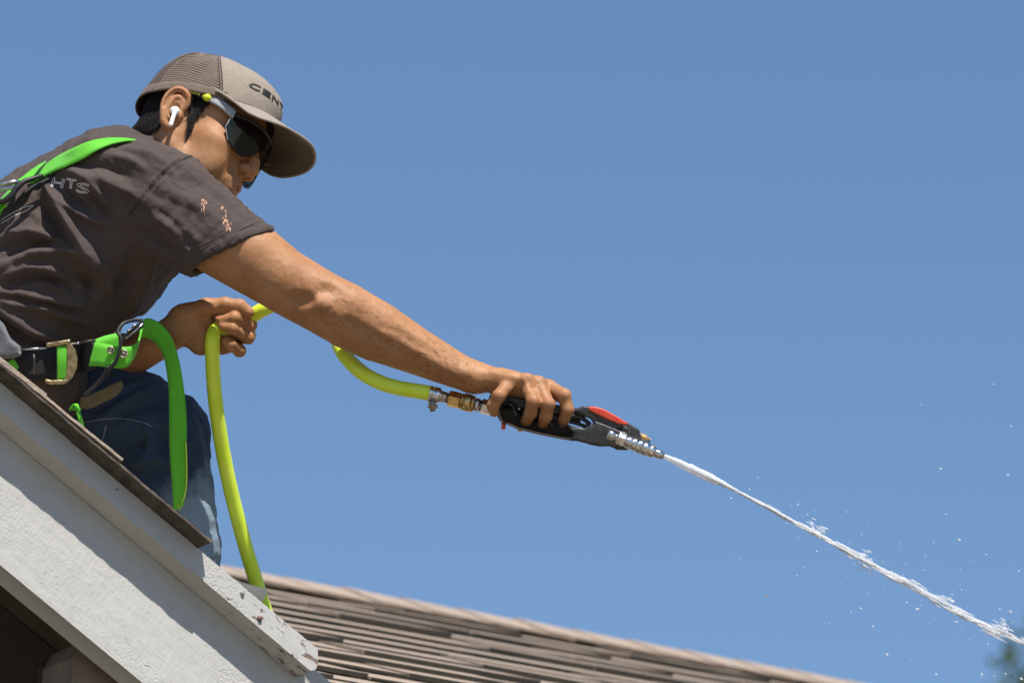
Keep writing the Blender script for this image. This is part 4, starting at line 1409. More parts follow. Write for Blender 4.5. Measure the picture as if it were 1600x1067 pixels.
# ------------------------------------------------------------------ hair
s = Sculpt()
s.ell((-4, 0, 50), (101, 79, 80), k=6)
cut = Sculpt()
v, f = None, None
def strand_mesh(roots, dirs, lens, r0, seed, stick=0.0, drop=(0, 0, -1)):
    Vs, Fs, n = [], [], 0
    g = np.random.default_rng(seed)
    for p, dr, L in zip(roots, dirs, lens):
        pts = [p]; dcur = unit(dr); own = g.uniform(0, 2.2)
        for k in range(5):
            dcur = unit(dcur + g.normal(0, 0.06, 3))
            q = pts[-1] + dcur * L / 5
            hit = head_bvh.find_nearest(Vector(q))
            if hit[0] is not None:
                hp, hn_ = np.array(hit[0]), np.array(hit[1])
                dist = (q - hp) @ hn_
                want = 1.0 + stick * (k / 5) * 0.5 + own
                q = q + hn_ * (want - dist) * 0.7
            pts.append(q)
        v, f = sweep(np.array(pts), r0 * np.array([1, 1, 0.9, 0.7, 0.45, 0.12]), 4, caps=False)
        Vs.append(v); Fs += [tuple(i + n for i in q) for q in f]; n += len(v)
    return np.concatenate(Vs), Fs
roots, dirs, lens = [], [], []
g = np.random.default_rng(3)
tries = 0
while len(roots) < 5200 and tries < 60000:
    tries += 1
    side = -1 if g.random() < 0.75 else 1
    kind = g.random()
    if kind < 0.80:
        th = g.uniform(math.radians(100), math.radians(180)); z = g.uniform(-50, 45)
        zr = float(rim_z(np.array(th))) + 6
        low = -36 + 30 * max(0, (math.radians(135) - th)) if th < math.radians(135) else -44
        if z > zr or z < low: continue
        # keep the ear's own strip bare
        o = A(6 + 130 * math.cos(th), side * 110 * math.sin(th), z)
        if o[0] > -30: continue
        dr = A(-0.25, 0.0, -0.95)
        L = g.uniform(14, 26) * (0.6 if z < -20 else 1.0)
    else:
        x = g.uniform(8, 44); z = g.uniform(-22, 44)
        hw = np.interp(z, [-22, -8, 10, 30, 44], [1.0, 2.5, 5, 12, 20])
        if abs(x - np.interp(z, [-22, 44], [27, 18])) > hw: continue
        o = A(x, side * 110, z); dr = A(0.05, 0, -1)
        L = g.uniform(12, 22)
    c0 = A(0, 0, z) if kind < 0.80 else A(o[0], 0, z)
    hit = head_bvh.ray_cast(Vector(o), Vector(unit(c0 - o)))
    if hit[0] is None: continue
    p, nn = np.array(hit[0]), np.array(hit[1])
    if abs(p[1]) > 82 or (kind >= 0.8 and abs(p[1]) < 45): continue
    roots.append(p + nn * 0.4); dirs.append(unit(dr + nn * 0.25 - nn * (dr @ nn) * 0.8)); lens.append(L)
v, f = strand_mesh(roots, dirs, lens, 0.6, 5, stick=2.2)
hair = mk("hair", hk(v), f, MAT["hair"], man, frame=HFRAME, label="short black hair under the cap")
# close-cut layer under the strands
m = np.zeros(len(hv), bool)
th = np.arctan2(hv[:, 1], hv[:, 0] - 6)
back = (np.abs(th) > math.radians(104)) & (hv[:, 2] > -40 + 20 * fbm(hv / 14, 3, 3)) & (hv[:, 2] < rim_z(th) + 16) & (hv[:, 0] < -30) & (np.abs(hv[:, 1]) < 80)
hwv = np.interp(hv[:, 2], [-18, -6, 10, 30, 60], [0.3, 1.8, 4, 10, 20])
burn = (np.abs(hv[:, 0] - np.interp(hv[:, 2], [-22, 44], [27, 18])) < hwv) & (hv[:, 2] > -18) & (hv[:, 2] < 60) & (np.abs(hv[:, 1]) > 45)
m = back | burn
keep = m[hf].all(1)
Fk = hf[keep]; ids = np.unique(Fk); remap = np.full(len(hv), -1); remap[ids] = np.arange(len(ids))
Vk = hv[ids] + hn[ids] * (1.3 + 0.9 * fbm(hv[ids] * A(0.5, 0.5, 0.12), 3, 4))[:, None]
mk("hair_undercoat", hk(Vk), remap[Fk], MAT["hair"], hair, frame=HFRAME)
# ------------------------------------------------------------------ t-shirt
HEM_P, HEM_N = pp(355, 388, -60), unit(A(0.43, 0.88, -0.16))
def shirt_sculpt():
    s = Sculpt()
    t = Sculpt()
    t.loft([(pp(-80, 530, 165), 150, 172), (pp(20, 452, 165), 150, 172), (pp(110, 386, 168), 150, 178), (pp(180, 334, 165), 138, 188), (pp(226, 290, 165), 88, 150)], k=20)
    t.loft([(pp(150, 270, 30), 60, 50), (pp(205, 280, 25), 66, 58), (pp(262, 312, 40), 78, 62)], k=40)     # near shoulder blade and shoulder
    t.loft([(pp(200, 300, 270), 70, 60), (pp(250, 330, 315), 72, 60)], k=30)
    t.loft([(pp(40, 500, 165), 110, 160), (pp(66, 600, 165), 74, 140), (pp(60, 640, 165), 60, 120)], k=20)
    # far sleeve, hanging by the far arm
    t.loft([(pp(250, 330, 315), 70, 62), (pp(196, 432, 325), 66, 58)], k=20)
    # collar
    nk = h2f(A(-22, 0, -58)); ax = unit(h2f(A(-8, 0, 0)) - h2f(A(-26, 0, -80)))
    c0 = pp(228, 262, 165)
    x1 = unit(np.cross(ax, A(0, 0, 1))); x2 = np.cross(ax, x1)
    ring = [c0 + 70 * (math.cos(a) * x1 * 0.98 + math.sin(a) * x2) for a in np.linspace(0, 2 * math.pi, 25)]
    t.chain(ring, [11] * 25, k=22)
    t.chain([c + ax * 9 for c in ring], [4.5] * 25, k=5)
    t.cone(c0 - ax * 30, c0 + ax * 120, 62, 70, k=3, op='-')
    # near sleeve
    q = Sculpt()
    q.loft([(pp(248, 314, 42), 80, 64), (pp(300, 350, 14), 76, 60), (pp(358, 392, -8), 70, 57), (pp(420, 434, -14), 66, 56)], k=10)
    q.plane(HEM_P, HEM_N, A(240, 180, -150), A(560, 620, 200), k=2)
    q.loft([(pp(318, 360, 6), 60, 49), (pp(460, 456, -16), 63, 51)], k=6, op='-')
    s.nest(t, A(-260, 130, -120), A(380, 720, 430), k=5)
    s.nest(q, A(150, 200, -110), A(440, 480, 130), k=18)
    return s
shv, shf = net(shirt_sculpt(), (-130, 170, -75), (440, 730, 400), 2.3, 2)
shn = normals(shv, shf)
d = np.zeros(len(shv))
near = np.clip(-shn[:, 2] * 1.6 + 0.55, 0, 1)              # the side that the folds run over
P2 = shv[:, :2]
def fold(pts, amp, sg, skew=0.0):
    global d
    c = smooth_curve(np.array(pts, float), 8)
    dist, par = line_dist(P2, c)
    d += 1.95 * near * amp * np.exp(-(dist / sg) ** 2) * np.sin(np.pi * np.clip(par * 0.96 + 0.02, 0, 1)) ** 0.6
# ridges and valleys of the cloth, traced over the near side
fold([(62, 275), (92, 318), (122, 370), (150, 402), (172, 424)], 11, 9)
fold([(58, 300), (72, 326), (92, 362), (112, 392)], -10, 12)
fold([(83, 300), (124, 330), (167, 353)], 7, 7)
fold([(76, 288), (118, 316), (160, 338)], -5, 6)
fold([(110, 262), (148, 292), (175, 324)], 7, 7)
fold([(128, 300), (158, 322), (178, 348)], -6, 7)
fold([(0, 372), (48, 362), (98, 378), (120, 396)], 6, 7)
fold([(0, 388), (50, 378), (96, 392)], -6, 7)
fold([(0, 419), (57, 394), (115, 391), (142, 412), (150, 430)], 9, 9)
fold([(0, 404), (50, 385), (108, 380)], -6, 6)
fold([(0, 436), (43, 419), (86, 424), (104, 440)], 6, 7)
fold([(10, 446), (50, 434), (92, 440), (112, 456)], -8, 8)
fold([(0, 456), (57, 463), (115, 470), (161, 456)], 8, 8)
fold([(0, 472), (62, 480), (128, 496), (168, 488)], 7, 8)
fold([(0, 464), (60, 471), (120, 482)], -5, 5)
fold([(0, 486), (45, 516), (96, 534)], 8, 9)
fold([(0, 500), (40, 530), (80, 548)], -7, 9)
fold([(86, 266), (150, 278), (200, 300), (240, 330)], 6, 9)
fold([(100, 252), (160, 262), (215, 282)], -4, 7)
fold([(190, 232), (230, 240), (262, 258)], 3.5, 7)
fold([(150, 240), (200, 250), (236, 268)], 3.5, 8)
fold([(205, 410), (180, 460), (160, 506)], -9, 12)
fold([(240, 400), (214, 450), (192, 496)], 7, 12)
fold([(166, 428), (172, 462), (168, 496)], 7, 7)
fold([(222, 355), (250, 380), (285, 402)], -5, 8)
fold([(232, 335), (268, 352), (316, 382)], 4, 9)
fold([(252, 296), (300, 316), (350, 352)], 3.0, 10)
fold([(280, 275), (322, 296), (372, 336)], -2.6, 9)
fold([(250, 330), (284, 360), (308, 388)], -3.5, 7)
fold([(300, 262), (345, 286), (388, 330)], 2.2, 8)
fold([(120, 430), (140, 446), (138, 470)], -8, 8)
fold([(56, 440), (90, 448), (110, 462)], 5, 5)
# stretched wrinkles
G = shv * A(0.045, 0.045, 0.03)
rot = np.stack([G[:, 0] * 0.77 + G[:, 1] * 0.64, -G[:, 0] * 0.64 + G[:, 1] * 0.77, G[:, 2]], 1)
wr = fbm(rot * A(0.35, 1.25, 0.7), 4, 31)
slv = np.clip(((shv - pp(230, 300, 0)) @ unit(A(0.8, 0.6, 0))) / 60, 0, 1) * (shv[:, 2] < 140)
d += (5.8 * (1 - slv) + 3.4 * slv) * wr + 1.5 * fbm(shv * A(0.09, 0.09, 0.07), 3, 41)
d += 3.6 * slv * fbm(np.stack([rot[:, 0] * 1.8, rot[:, 1] * 0.6, rot[:, 2]], 1), 3, 51)
# hem: a rolled edge and a stitched groove
hd = (shv - HEM_P) @ HEM_N
in_sl = (shv[:, 0] > 270) & (shv[:, 2] < 150)
d += in_sl * (1.2 * np.exp(-((hd + 7) / 6) ** 2) - 1.5 * np.exp(-((hd + 17) / 1.8) ** 2))
# shoulder seam
SEAM = np.array([(204, 336), (214, 322), (232, 302), (252, 278), (276, 256), (300, 244), (326, 246)], float)
dist, par = line_dist(P2, smooth_curve(SEAM, 8))
d += near * (-2.6 * np.exp(-(dist / 2.0) ** 2) + 1.2 * np.exp(-((dist - 5) / 3) ** 2))
shv = shv + shn * d[:, None]
shv = relax(shv, shf, 0.35)
shirt = mk("t_shirt", fig(shv), shf, MAT["shirt"], man, label="faded brown t-shirt with paint spatter and white print on the back")
shirt_bvh = BVHTree.FromPolygons([Vector(v) for v in shv], shf.tolist())

def drape(pts2, lift=0.8, bvh=None, w_from=-400):
    """drop figure points (u, v) on to the cloth from the front"""
    out = []
    last = None
    for u, v in pts2:
        o = CAM; dirn = ray(u, v)
        of = to_fig(CAM + dirn * (DIST - 0.6)); df = unit(to_fig(CAM + dirn * DIST) - of)
        hit = (bvh or shirt_bvh).ray_cast(Vector(of), Vector(df))
        if hit[0] is None:
            out.append(last); continue
        p, n = np.array(hit[0]), np.array(hit[1])
        if n @ df > 0: n = -n
        p = p + n * lift
        last = p; out.append(p)
    first = next((p for p in out if p is not None), None)
    if first is None: return None
    out = [first if p is None else p for p in out]
    return np.array(out)

def drape_line(name, pts, r, mat, parent, lift=0.6, n=10, bvh=None):
    c = smooth_curve(np.array(pts, float), n)
    q = drape(c, lift, bvh)
    if q is None: return
    v, f = sweep(q, r, 5)
    return mk(name, fig(v), f, mat, parent)

def drape_mesh(name, V2, F2, mat, parent, lift=0.7):
    q = drape(V2, lift)
    if q is None: return
    return mk(name, fig(q), F2, mat, parent)

drape_line("shoulder_seam", SEAM, 0.9, MAT["darkseam"], shirt, 0.0, 10)
# hem stitching, just inside the sleeve edge
pts = []
for t in np.linspace(0.04, 0.97, 24):
    pts.append((292 + (416 - 292) * t - 5.5, 418 - (418 - 356) * t - 15))
drape_line("hem_stitch", pts, 0.7, MAT["stitch"], shirt, 0.4, 3)
# faded white letters across the shoulder blades
for ch, (x, y), (sx, sy), shear in (("I", (70, 277), (9, 13), 0.3), ("H", (80, 291), (18, 13), 0.35), ("T", (103, 293), (15, 14), 0.25), ("S", (119, 300), (19, 15), 0.25)):
    V2, F2, E2 = text_outline(ch, 1.0)
    V2 = V2[:, :2] - V2[:, :2].min(0); V2 = V2 / V2.max(0)
    cen = V2.mean(0)
    # outline lettering: a ribbon along the glyph's border
    edges = E2
    V, F = [], []
    for a, b in edges:
        p, q = V2[a], V2[b]
        P = np.array([(x + (p[0] + shear * p[1] * 0.5) * sx, y - p[1] * sy + p[0] * sx * 0.16), (x + (q[0] + shear * q[1] * 0.5) * sx, y - q[1] * sy + q[0] * sx * 0.16)])
        dd = P[1] - P[0]; L = np.linalg.norm(dd) + 1e-6; nn = np.array([-dd[1], dd[0]]) / L * 0.85
        k = len(V); V += [P[0] + nn, P[1] + nn, P[1] - nn, P[0] - nn]; F.append((k, k + 1, k + 2, k + 3))
    drape_mesh("letter", np.array(V), F, MAT["print"], shirt, 0.5)
# two long printed strokes low on the back
for pts in ([(2, 344), (20, 333), (36, 325), (52, 321)], [(2, 349), (22, 338), (40, 330), (52, 322)]):
    drape_line("printed_stroke", pts, 0.9, MAT["print"], shirt, 0.2, 12)
# dried paint spatter on the sleeve
g = np.random.default_rng(12)
spots = []
for cx, cy, n, sx, sy in ((352, 342, 26, 4, 9), (358, 357, 16, 3, 4), (318, 318, 14, 4, 5), (316, 328, 8, 3, 4), (346, 326, 6, 2, 4), (390, 327, 3, 1.5, 2), (150, 448, 0, 1, 1)):
    for k in range(n):
        c = np.array([cx, cy]) + g.normal(0, 1, 2) * (sx * 0.55, sy * 0.6)
        m = 7; rr = g.uniform(0.4, 1.35); st = g.uniform(1, 2.6)
        a = np.linspace(0, 2 * math.pi, m, endpoint=False)
        rad = rr * g.uniform(0.6, 1.25, m)
        V2 = np.stack([c[0] + rad * np.cos(a) * 0.8, c[1] + rad * np.sin(a) * st], 1)
        q = drape(V2, 0.45)
        if q is not None: spots.append((fig(q), [tuple(range(m))]))
v, f = merge(spots)
mk("paint_spatter", v, f, MAT["bleach"], shirt)

# ------------------------------------------------------------------ jeans and boots
def jeans_sculpt():
    s = Sculpt()
    s.loft([(pp(-90, 650, 165), 100, 130), (pp(10, 645, 170), 86, 115)], k=20)
    # far leg: thigh forward, knee up, shin down to the roof
    s.loft([(pp(20, 645, 225), 84, 84), (pp(130, 640, 225), 92, 84), (pp(215, 660, 205), 84, 74), (pp(258, 682, 192), 70, 66)], k=25)
    fv = roof_v(292, 176)
    s.loft([(pp(256, 682, 192), 70, 64), (pp(268, 760, 186), 68, 64), (pp(284, 850, 182), 62, 62), (pp(286, fv - 60, 184), 56, 58)], k=30)
    # near leg: thigh folded down to the knee on the shingles, shin back up the roof
    kv = roof_v(120, 60)
    s.loft([(pp(-30, 760, 140), 70, 62), (pp(50, (770 + kv) / 2, 90), 62, 60), (pp(66, kv - 40, 66), 60, 58)], k=25)
    s.loft([(pp(66, kv - 38, 66), 56, 56), (pp(-40, roof_v(-40, 70) - 58, 72), 54, 54), (pp(-190, roof_v(-190, 80) - 50, 80), 46, 48)], k=20)
    return s
jsc = jeans_sculpt()
jv, jf = net(jsc, (-260, 440, -40), (360, 1120, 370), 3.2, 2)
jn = normals(jv, jf)
d = np.zeros(len(jv)); P2 = jv[:, :2]; near = np.clip(-jn[:, 2] * 1.6 + 0.6, 0, 1)
for pts, amp, sg in (([(140, 655), (200, 622), (262, 600)], 4.5, 6), ([(150, 668), (210, 640), (280, 622)], -4, 6), ([(135, 640), (180, 612), (230, 592)], 4, 5),
                     ([(220, 660), (226, 700), (214, 734)], 5, 7), ([(236, 664), (252, 690), (250, 730)], -5, 8), ([(196, 730), (236, 716), (262, 728)], 5, 7),
                     ([(210, 752), (250, 738), (300, 742)], -4, 7), ([(180, 718), (214, 700), (228, 672)], -5, 8), ([(300, 640), (318, 690), (322, 740)], -2.5, 6)):
    c = smooth_curve(np.array(pts, float), 8); dist, par = line_dist(P2, c)
    d += 2.2 * near * amp * np.exp(-(dist / sg) ** 2) * np.sin(np.pi * np.clip(par, 0.02, 0.98)) ** 0.6
d += 6.0 * fbm(jv * A(0.018, 0.03, 0.02), 4, 61) + 1.4 * fbm(jv * 0.09, 3, 63)
jv = jv + jn * d[:, None]
lit_fadep = (fig(pp(338, 835, 165)) - np.array(man.location))  # worn-pale patch, with sunlight on the leg painted into its colour too
MAT["denim"] = mat_cloth("worn_sunlit_denim", (0.013, 0.026, 0.05), (0.045, 0.072, 0.118), twill=True, sheen=0.1, lit_fade=(tuple(lit_fadep), 0.11, (0.22, 0.29, 0.36)))
jeans = mk("jeans", fig(jv), jf, MAT["denim"], man, label="dark blue jeans with one knee faded and painted sunlit")
jeans_bvh = BVHTree.FromPolygons([Vector(v) for v in jv], jf.tolist())
drape_line("leg_seam", [(131, 660), (160, 655), (190, 654), (220, 659), (238, 666)], 0.8, MAT["jean_thread"], jeans, 0.2, 10, jeans_bvh)
drape_line("leg_seam", [(166, 664), (163, 676), (160, 688)], 1.1, MAT["jean_thread"], jeans, 0.1, 8, jeans_bvh)
# boots
def boot(c, yaw):
    s = Sculpt()
    x = unit(to_fig(RO + Q) - to_fig(RO)) if yaw > 1 else unit(A(math.cos(yaw), 0, math.sin(yaw)))
    dn = unit(to_fig(RO) - to_fig(RO + MN))
    fwd = unit(x - dn * (x @ dn))
    s.cone(c - dn * 85, c - dn * 30, 50, 48, k=12)
    s.loft([(c - fwd * 30 - dn * 34, 48, 46), (c + fwd * 50 - dn * 38, 46, 46), (c + fwd * 140 - dn * 32, 36, 46), (c + fwd * 190 - dn * 28, 24, 38)], wdir=np.cross(fwd, dn), k=20)
    v, f = net(s, c - 290, c + 290, 5.0, 2)
    sole_pts = []
    b = mk("boot", fig(v), f, MAT["boot"], man)
    s2 = Sculpt().loft([(c - fwd * 40 - dn * 8, 10, 46), (c + fwd * 60 - dn * 8, 10, 47), (c + fwd * 185 - dn * 8, 10, 40)], wdir=np.cross(fwd, dn), k=6)
    v, f = net(s2, c - 290, c + 290, 5.0, 1)
    mk("sole", fig(v), f, MAT["rubber"], b)
boot(pp(262, roof_v(262, 190) - 2, 190), 1.9)
boot(pp(-215, roof_v(-215, 82) - 4, 82), -0.2)
# ------------------------------------------------------------------ safety harness
def ribbon(name, edges_a, edges_b, th, mat, parent, n=10, label=None):
    a = smooth_curve(PP(*edges_a), n); b = smooth_curve(PP(*edges_b), n)
    v, f = strap(a, b, th)
    return mk(name, fig(v), f, mat, parent, label=label)
def shirt_w(u, v, dflt=0.0):
    q = drape([(u, v)], 0.0)
    if q is None: return dflt
    return q[0][2]
# shoulder strap, standing a little off the shirt
def off_shirt(pts):
    """give (u, v, lift) points the depth of the shirt under them, minus the lift"""
    out = []
    for u, v, l in pts:
        w = None
        for dv in range(0, 60, 3):                 # off the silhouette: take the cloth just below
            q = drape([(u + dv * 0.3, v + dv)], 0.0)
            if q is not None: w = q[0][2]; break
        out.append([u, v, (0 if w is None else w) - l])
    o = np.array(out); k = np.array([0.25, 0.5, 0.25])
    o[1:-1, 2] = np.minimum(o[1:-1, 2], np.convolve(o[:, 2], k, 'valid'))
    return [tuple(x) for x in o]
harness = ribbon("safety_harness",
    off_shirt([(214, 219.5, -8), (205, 218, 2), (192, 216.5, 6), (168, 216.5, 8), (142, 221, 8), (115, 232, 9), (92, 244, 10), (74, 256, 10), (58, 270, 10), (44, 284, 10)]),
    off_shirt([(215, 221, -8), (206, 220.5, 3), (195, 221, 8), (174, 225.5, 12), (152, 235, 14), (128, 249, 14), (104, 260, 14), (84, 268, 14), (66, 277, 14), (48, 288, 12)]),
    2.6, MAT["green"], man, label="bright green webbing fall harness with black and steel fittings")
ribbon("shoulder_strap", [(72, 252, 60), (52, 264, 44), (34, 278, 30), (20, 288, 20)], [(60, 262, 34), (52, 275, 22), (44, 284, 14), (30, 290, 10)], 2.6, MAT["green"], harness)
ribbon("shoulder_strap", [(28, 282, 40), (12, 300, 34), (-8, 322, 30)], [(28, 292, 12), (16, 306, 6), (-8, 328, 4)], 2.6, MAT["green"], harness)
ribbon("shoulder_strap", [(-6, 316, 20), (6, 312, 14), (8, 318, 6)], [(-6, 352, 16), (2, 330, 8), (10, 322, 2)], 2.6, MAT["green"], harness)
# steel back ring
v, f = sweep(smooth_curve(PP((-30, 292, 0), (0, 288, -4), (22, 284.5, -2), (30, 287, 4), (24, 293, 10), (-2, 296, 14), (-30, 300, 16)), 8), 3.4, 10)
mk("back_ring", fig(v), f, MAT["steel"], harness)
# black rubber keeper curling over the strap
v, f = sweep(smooth_curve(PP((66, 274, 8), (52, 279, 0), (38, 284, -6), (26, 294, -10), (18, 306, -12), (8, 314, -8), (-4, 316, 0)), 10), np.concatenate([np.linspace(3.0, 5.2, 30), np.linspace(5.2, 4.2, 31)]), 10)
mk("strap_keeper", fig(v), f, MAT["rubber"], harness)
ribbon("strap_pad", [(118, 258, 36), (90, 270, 26), (64, 284, 18), (40, 296, 14)], [(112, 262, 30), (86, 276, 18), (60, 290, 10), (38, 304, 6)], 3, MAT["blackweb"], harness)

# waist belt: black webbing with a zinc buckle
def wrap(us, v_top, v_bot, off=6):
    top, bot = [], []
    for u, a, b in zip(us, v_top, v_bot):
        w = shirt_w(u, (a + b) / 2, -10) - off
        top.append((u, a, w)); bot.append((u, b, w))
    return top, bot
t, b = wrap([-20, 20, 50, 80, 110, 130, 150], [546, 546, 546, 544, 540, 536, 531], [592, 594, 594, 592, 588, 582, 574], 7)
belt = ribbon("waist_belt", t, b, 4, MAT["blackweb"], harness, label="black webbing waist belt")
BW = min(p[2] for p in t) - 6
# belt hem stitch
v, f = sweep(PP((53, 553, BW + 4), (53.5, 570, BW + 4), (53, 584, BW + 4)), 1.5, 6)
mk("belt_stitch", fig(v), f, MAT["stitch"], belt)
# buckle frame: top bar, curved outer plate, bottom tongue
v, f = merge([sweep(smooth_curve(PP((73, 539, BW), (90, 536, BW - 2), (110, 533, BW - 2)), 6), 3.4, 10)])
bk = mk("belt_buckle", fig(v), f, MAT["buckle"], harness, label="curved zinc plated belt buckle")
s = Sculpt()
s.poly([(104, 533), (112, 537), (119, 548), (122, 562), (120, 576), (114, 590), (105, 598), (98, 598), (103, 586), (105, 565), (104, 545)], BW - 4, BW + 1, 1.5)
s.poly([(71, 592), (80, 594), (92, 593), (104, 594), (103, 600), (92, 601), (78, 601), (70, 597)], BW - 5, BW + 1, 1.5)
s.poly([(72, 536), (110, 531.5), (111, 537), (74, 543)], BW - 4, BW + 2, 1.5)
v, f = net(s, (62, 524, BW - 10), (130, 608, BW + 8), 0.9, 1)
k = BW * PX / DIST
v[:, 0] = 800 + (v[:, 0] - 800) * (1 + k); v[:, 1] = 533.5 + (v[:, 1] - 533.5) * (1 + k)
mk("buckle_plate", fig(v), f, MAT["buckle"], bk)
ribbon("buckle_webbing", [(89, 541, BW - 1), (89, 565, BW - 4), (89, 592, BW - 1)], [(104, 541, BW - 1), (104, 565, BW - 4), (103, 592, BW - 1)], 3, MAT["green"], bk)
v, f = sweep(PP((28, 547, BW - 2), (50, 545, BW - 3), (73, 544, BW - 2)), 2.0, 8)
mk("belt_bar", fig(v), f, MAT["steel"], bk)
v, f = sweep(PP((112, 537, BW), (122, 536, BW - 1), (128, 535, BW)), 2.0, 8)
mk("belt_bar", fig(v), f, MAT["steel"], bk)
v, f = sweep(PP((124, 536, BW - 1), (136, 534, BW - 2), (149, 532, BW - 2)), 2.8, 10)
mk("belt_bar", fig(v), f, MAT["rubber"], bk)
# green belt end looped back on itself
LWp = BW - 6
loop = ribbon("belt_loop", [(149, 534, LWp + 2), (165, 537, LWp - 8), (184, 541, LWp - 14), (204, 541, LWp - 10), (216, 533, LWp + 4), (221, 516, LWp + 18), (222, 502, LWp + 30)],
              [(139, 572, LWp + 2), (155, 572, LWp - 8), (176, 575, LWp - 14), (196, 574, LWp - 10), (207, 562, LWp + 4), (214, 545, LWp + 18), (218, 526, LWp + 30)], 3, MAT["green"], harness,
              label="looped green belt end with two eyelets")
ribbon("belt_loop_back", [(149, 530, LWp + 8), (166, 524, LWp + 16), (184, 520, LWp + 22)], [(150, 566, LWp + 8), (170, 566, LWp + 16), (186, 560, LWp + 22)], 3, MAT["green"], loop)
for (u, vv, r) in ((173, 547, 5), (193, 552.5, 6)):
    c = pp(u, vv, LWp - 17)
    ring = [c + A(r * math.cos(a), r * 1.0 * math.sin(a), -0.5) for a in np.linspace(0, 2 * math.pi, 21)]
    v1, f1 = sweep(np.array(ring), 1.2, 8)
    v, f = merge([(v1, f1), lathe(c + A(0, 0, 0.5), c + A(0, 0, -0.8), [(0, r * 0.75), (1, r * 0.75)], 16)])
    mk("eyelet", fig(v), f, MAT["dullsteel"], loop)
# black keeper cord round the loop
v, f = sweep(smooth_curve(PP((222, 500, LWp + 10), (206, 501, LWp), (192, 506, LWp - 12), (184, 518, LWp - 20), (189, 528, LWp - 24), (187, 545, LWp - 26), (181, 564, LWp - 24), (172, 576, LWp - 18), (168, 586, LWp - 6)), 10), 3.0, 10)
mk("keeper_cord", fig(v), f, MAT["rubber"], loop)
v, f = sweep(smooth_curve(PP((170, 572, LWp - 14), (160, 590, LWp - 8), (148, 604, LWp - 4), (132, 618, LWp)), 8), 3.6, 10)
mk("keeper_cord", fig(v), f, MAT["rubber"], loop)
# steel adjuster inside the loop
s = Sculpt()
s.poly([(192, 527), (222, 500), (226, 504), (224, 512), (200, 533), (194, 533)], LWp - 12, LWp - 2, 1.5)
v, f = net(s, (184, 494, LWp - 18), (232, 540, LWp + 4), 0.9, 1)
adj = mk("adjuster", fig(v * (1 + k) + A(-800 * k, -533.5 * k, -v[0, 2] * 0) * A(1, 1, 0) - v * A(0, 0, k)), f, MAT["rubber"], loop)
v, f = sweep(PP((196, 529, LWp - 14), (210, 518, LWp - 15), (224, 505, LWp - 14)), 1.4, 8)
mk("adjuster_bar", fig(v), f, MAT["steel"], adj)
for q in (((198, 519, LWp - 14), (203, 515, LWp - 14)), ((206, 512, LWp - 14), (212, 507, LWp - 14))):
    v, f = sweep(PP(*q), 1.7, 8)
    mk("adjuster_tooth", fig(v), f, MAT["dullsteel"], adj)
# long loose tail hanging in front of the leg
TWt = 70
tail = ribbon("strap_tail",
    [(222, 503, TWt + 4), (228, 498, TWt), (240, 500, TWt - 4), (256, 511, TWt - 6), (270, 532, TWt - 6), (280, 566, TWt - 4), (287, 606, TWt), (291, 650, TWt), (291.5, 700, TWt), (292, 745, TWt), (290, 775, TWt + 2), (285, 792, TWt + 4)],
    [(222, 528, TWt + 20), (226, 527, TWt + 18), (236, 530, TWt + 14), (247, 541, TWt + 10), (256, 556, TWt + 8), (261, 582, TWt + 8), (264, 614, TWt + 6), (264.5, 652, TWt + 6), (265, 700, TWt + 6), (268, 745, TWt + 6), (270, 776, TWt + 4), (271, 798, TWt + 6)],
    2.6, MAT["green"], harness, n=12, label="long loose end of green webbing hanging in front of the jeans")
v, f = sweep(smooth_curve(PP((290.5, 690, TWt - 3), (291.5, 722, TWt - 3), (291.5, 752, TWt - 3), (288, 776, TWt - 1), (283, 782, TWt - 2)), 8), 1.3, 6)
mk("edge_stitching", fig(v), f, MAT["yellow_thread"], tail)
g = np.random.default_rng(4)
vs = []
for kx in range(10):
    a = pp(284 + g.normal(0, 4), 782 + g.normal(0, 6), TWt - 1)
    vs.append(sweep(smooth_curve(np.array([a, a + g.normal(0, 3, 3) + A(2, 2, 0), a + g.normal(0, 3, 3) + A(3, 3, 0)]), 3), 0.4, 3))
v, f = merge(vs)
mk("frayed_threads", fig(v), f, MAT["yellow_thread"], tail)
# leg strap
ribbon("leg_strap", [(108, 640, 10), (116, 632, 4), (120, 646, 0), (126, 668, 2)], [(128, 640, 40), (122, 632, 14), (126, 648, 4), (132, 668, 6)], 2.6, MAT["green"], harness)
ribbon("leg_strap", [(10, 566, BW + 6), (22, 580, BW + 4)], [(22, 560, BW + 6), (30, 574, BW + 4)], 2.6, MAT["green"], harness)
# canvas pouch at the left edge, suede pad below the belt
s = Sculpt()
gw = BW - 10
s.poly([(-60, 470), (-8, 494), (6, 506), (18, 530), (33, 540), (34, 556), (18, 560), (-60, 560)], gw - 14, gw + 40, 6)
v, f = net(s, (-80, 455, gw - 24), (46, 575, gw + 52), 2.2, 2)
nn = normals(v, f); v = v + nn * (2.2 * fbm(v * 0.06, 4, 3))[:, None]
mk("belt_pouch", fig(v), f, MAT["grey_cloth"], harness, label="grey canvas pouch on the belt")
s = Sculpt()
sw = shirt_w(160, 600, 60) - 10
sw = 90
s.poly([(124, 622), (150, 612), (176, 600), (190, 594), (193, 604), (182, 618), (162, 629), (136, 640), (126, 636)], sw - 8, sw + 10, 3)
v, f = net(s, (112, 584, sw - 18), (204, 652, sw + 20), 1.6, 1)
nn = normals(v, f); v = v + nn * (1.6 * fbm(v * 0.08, 4, 8))[:, None]
v = np.array([pp(*q) for q in v])
mk("suede_pad", fig(v), f, MAT["suede"], harness)
# ------------------------------------------------------------------ spray gun
gun = empty("spray_gun", fig(pp(900, 665, 0)), "black spray gun with red panel held in his outstretched hand", "spray gun")
s = Sculpt()
GW = 2
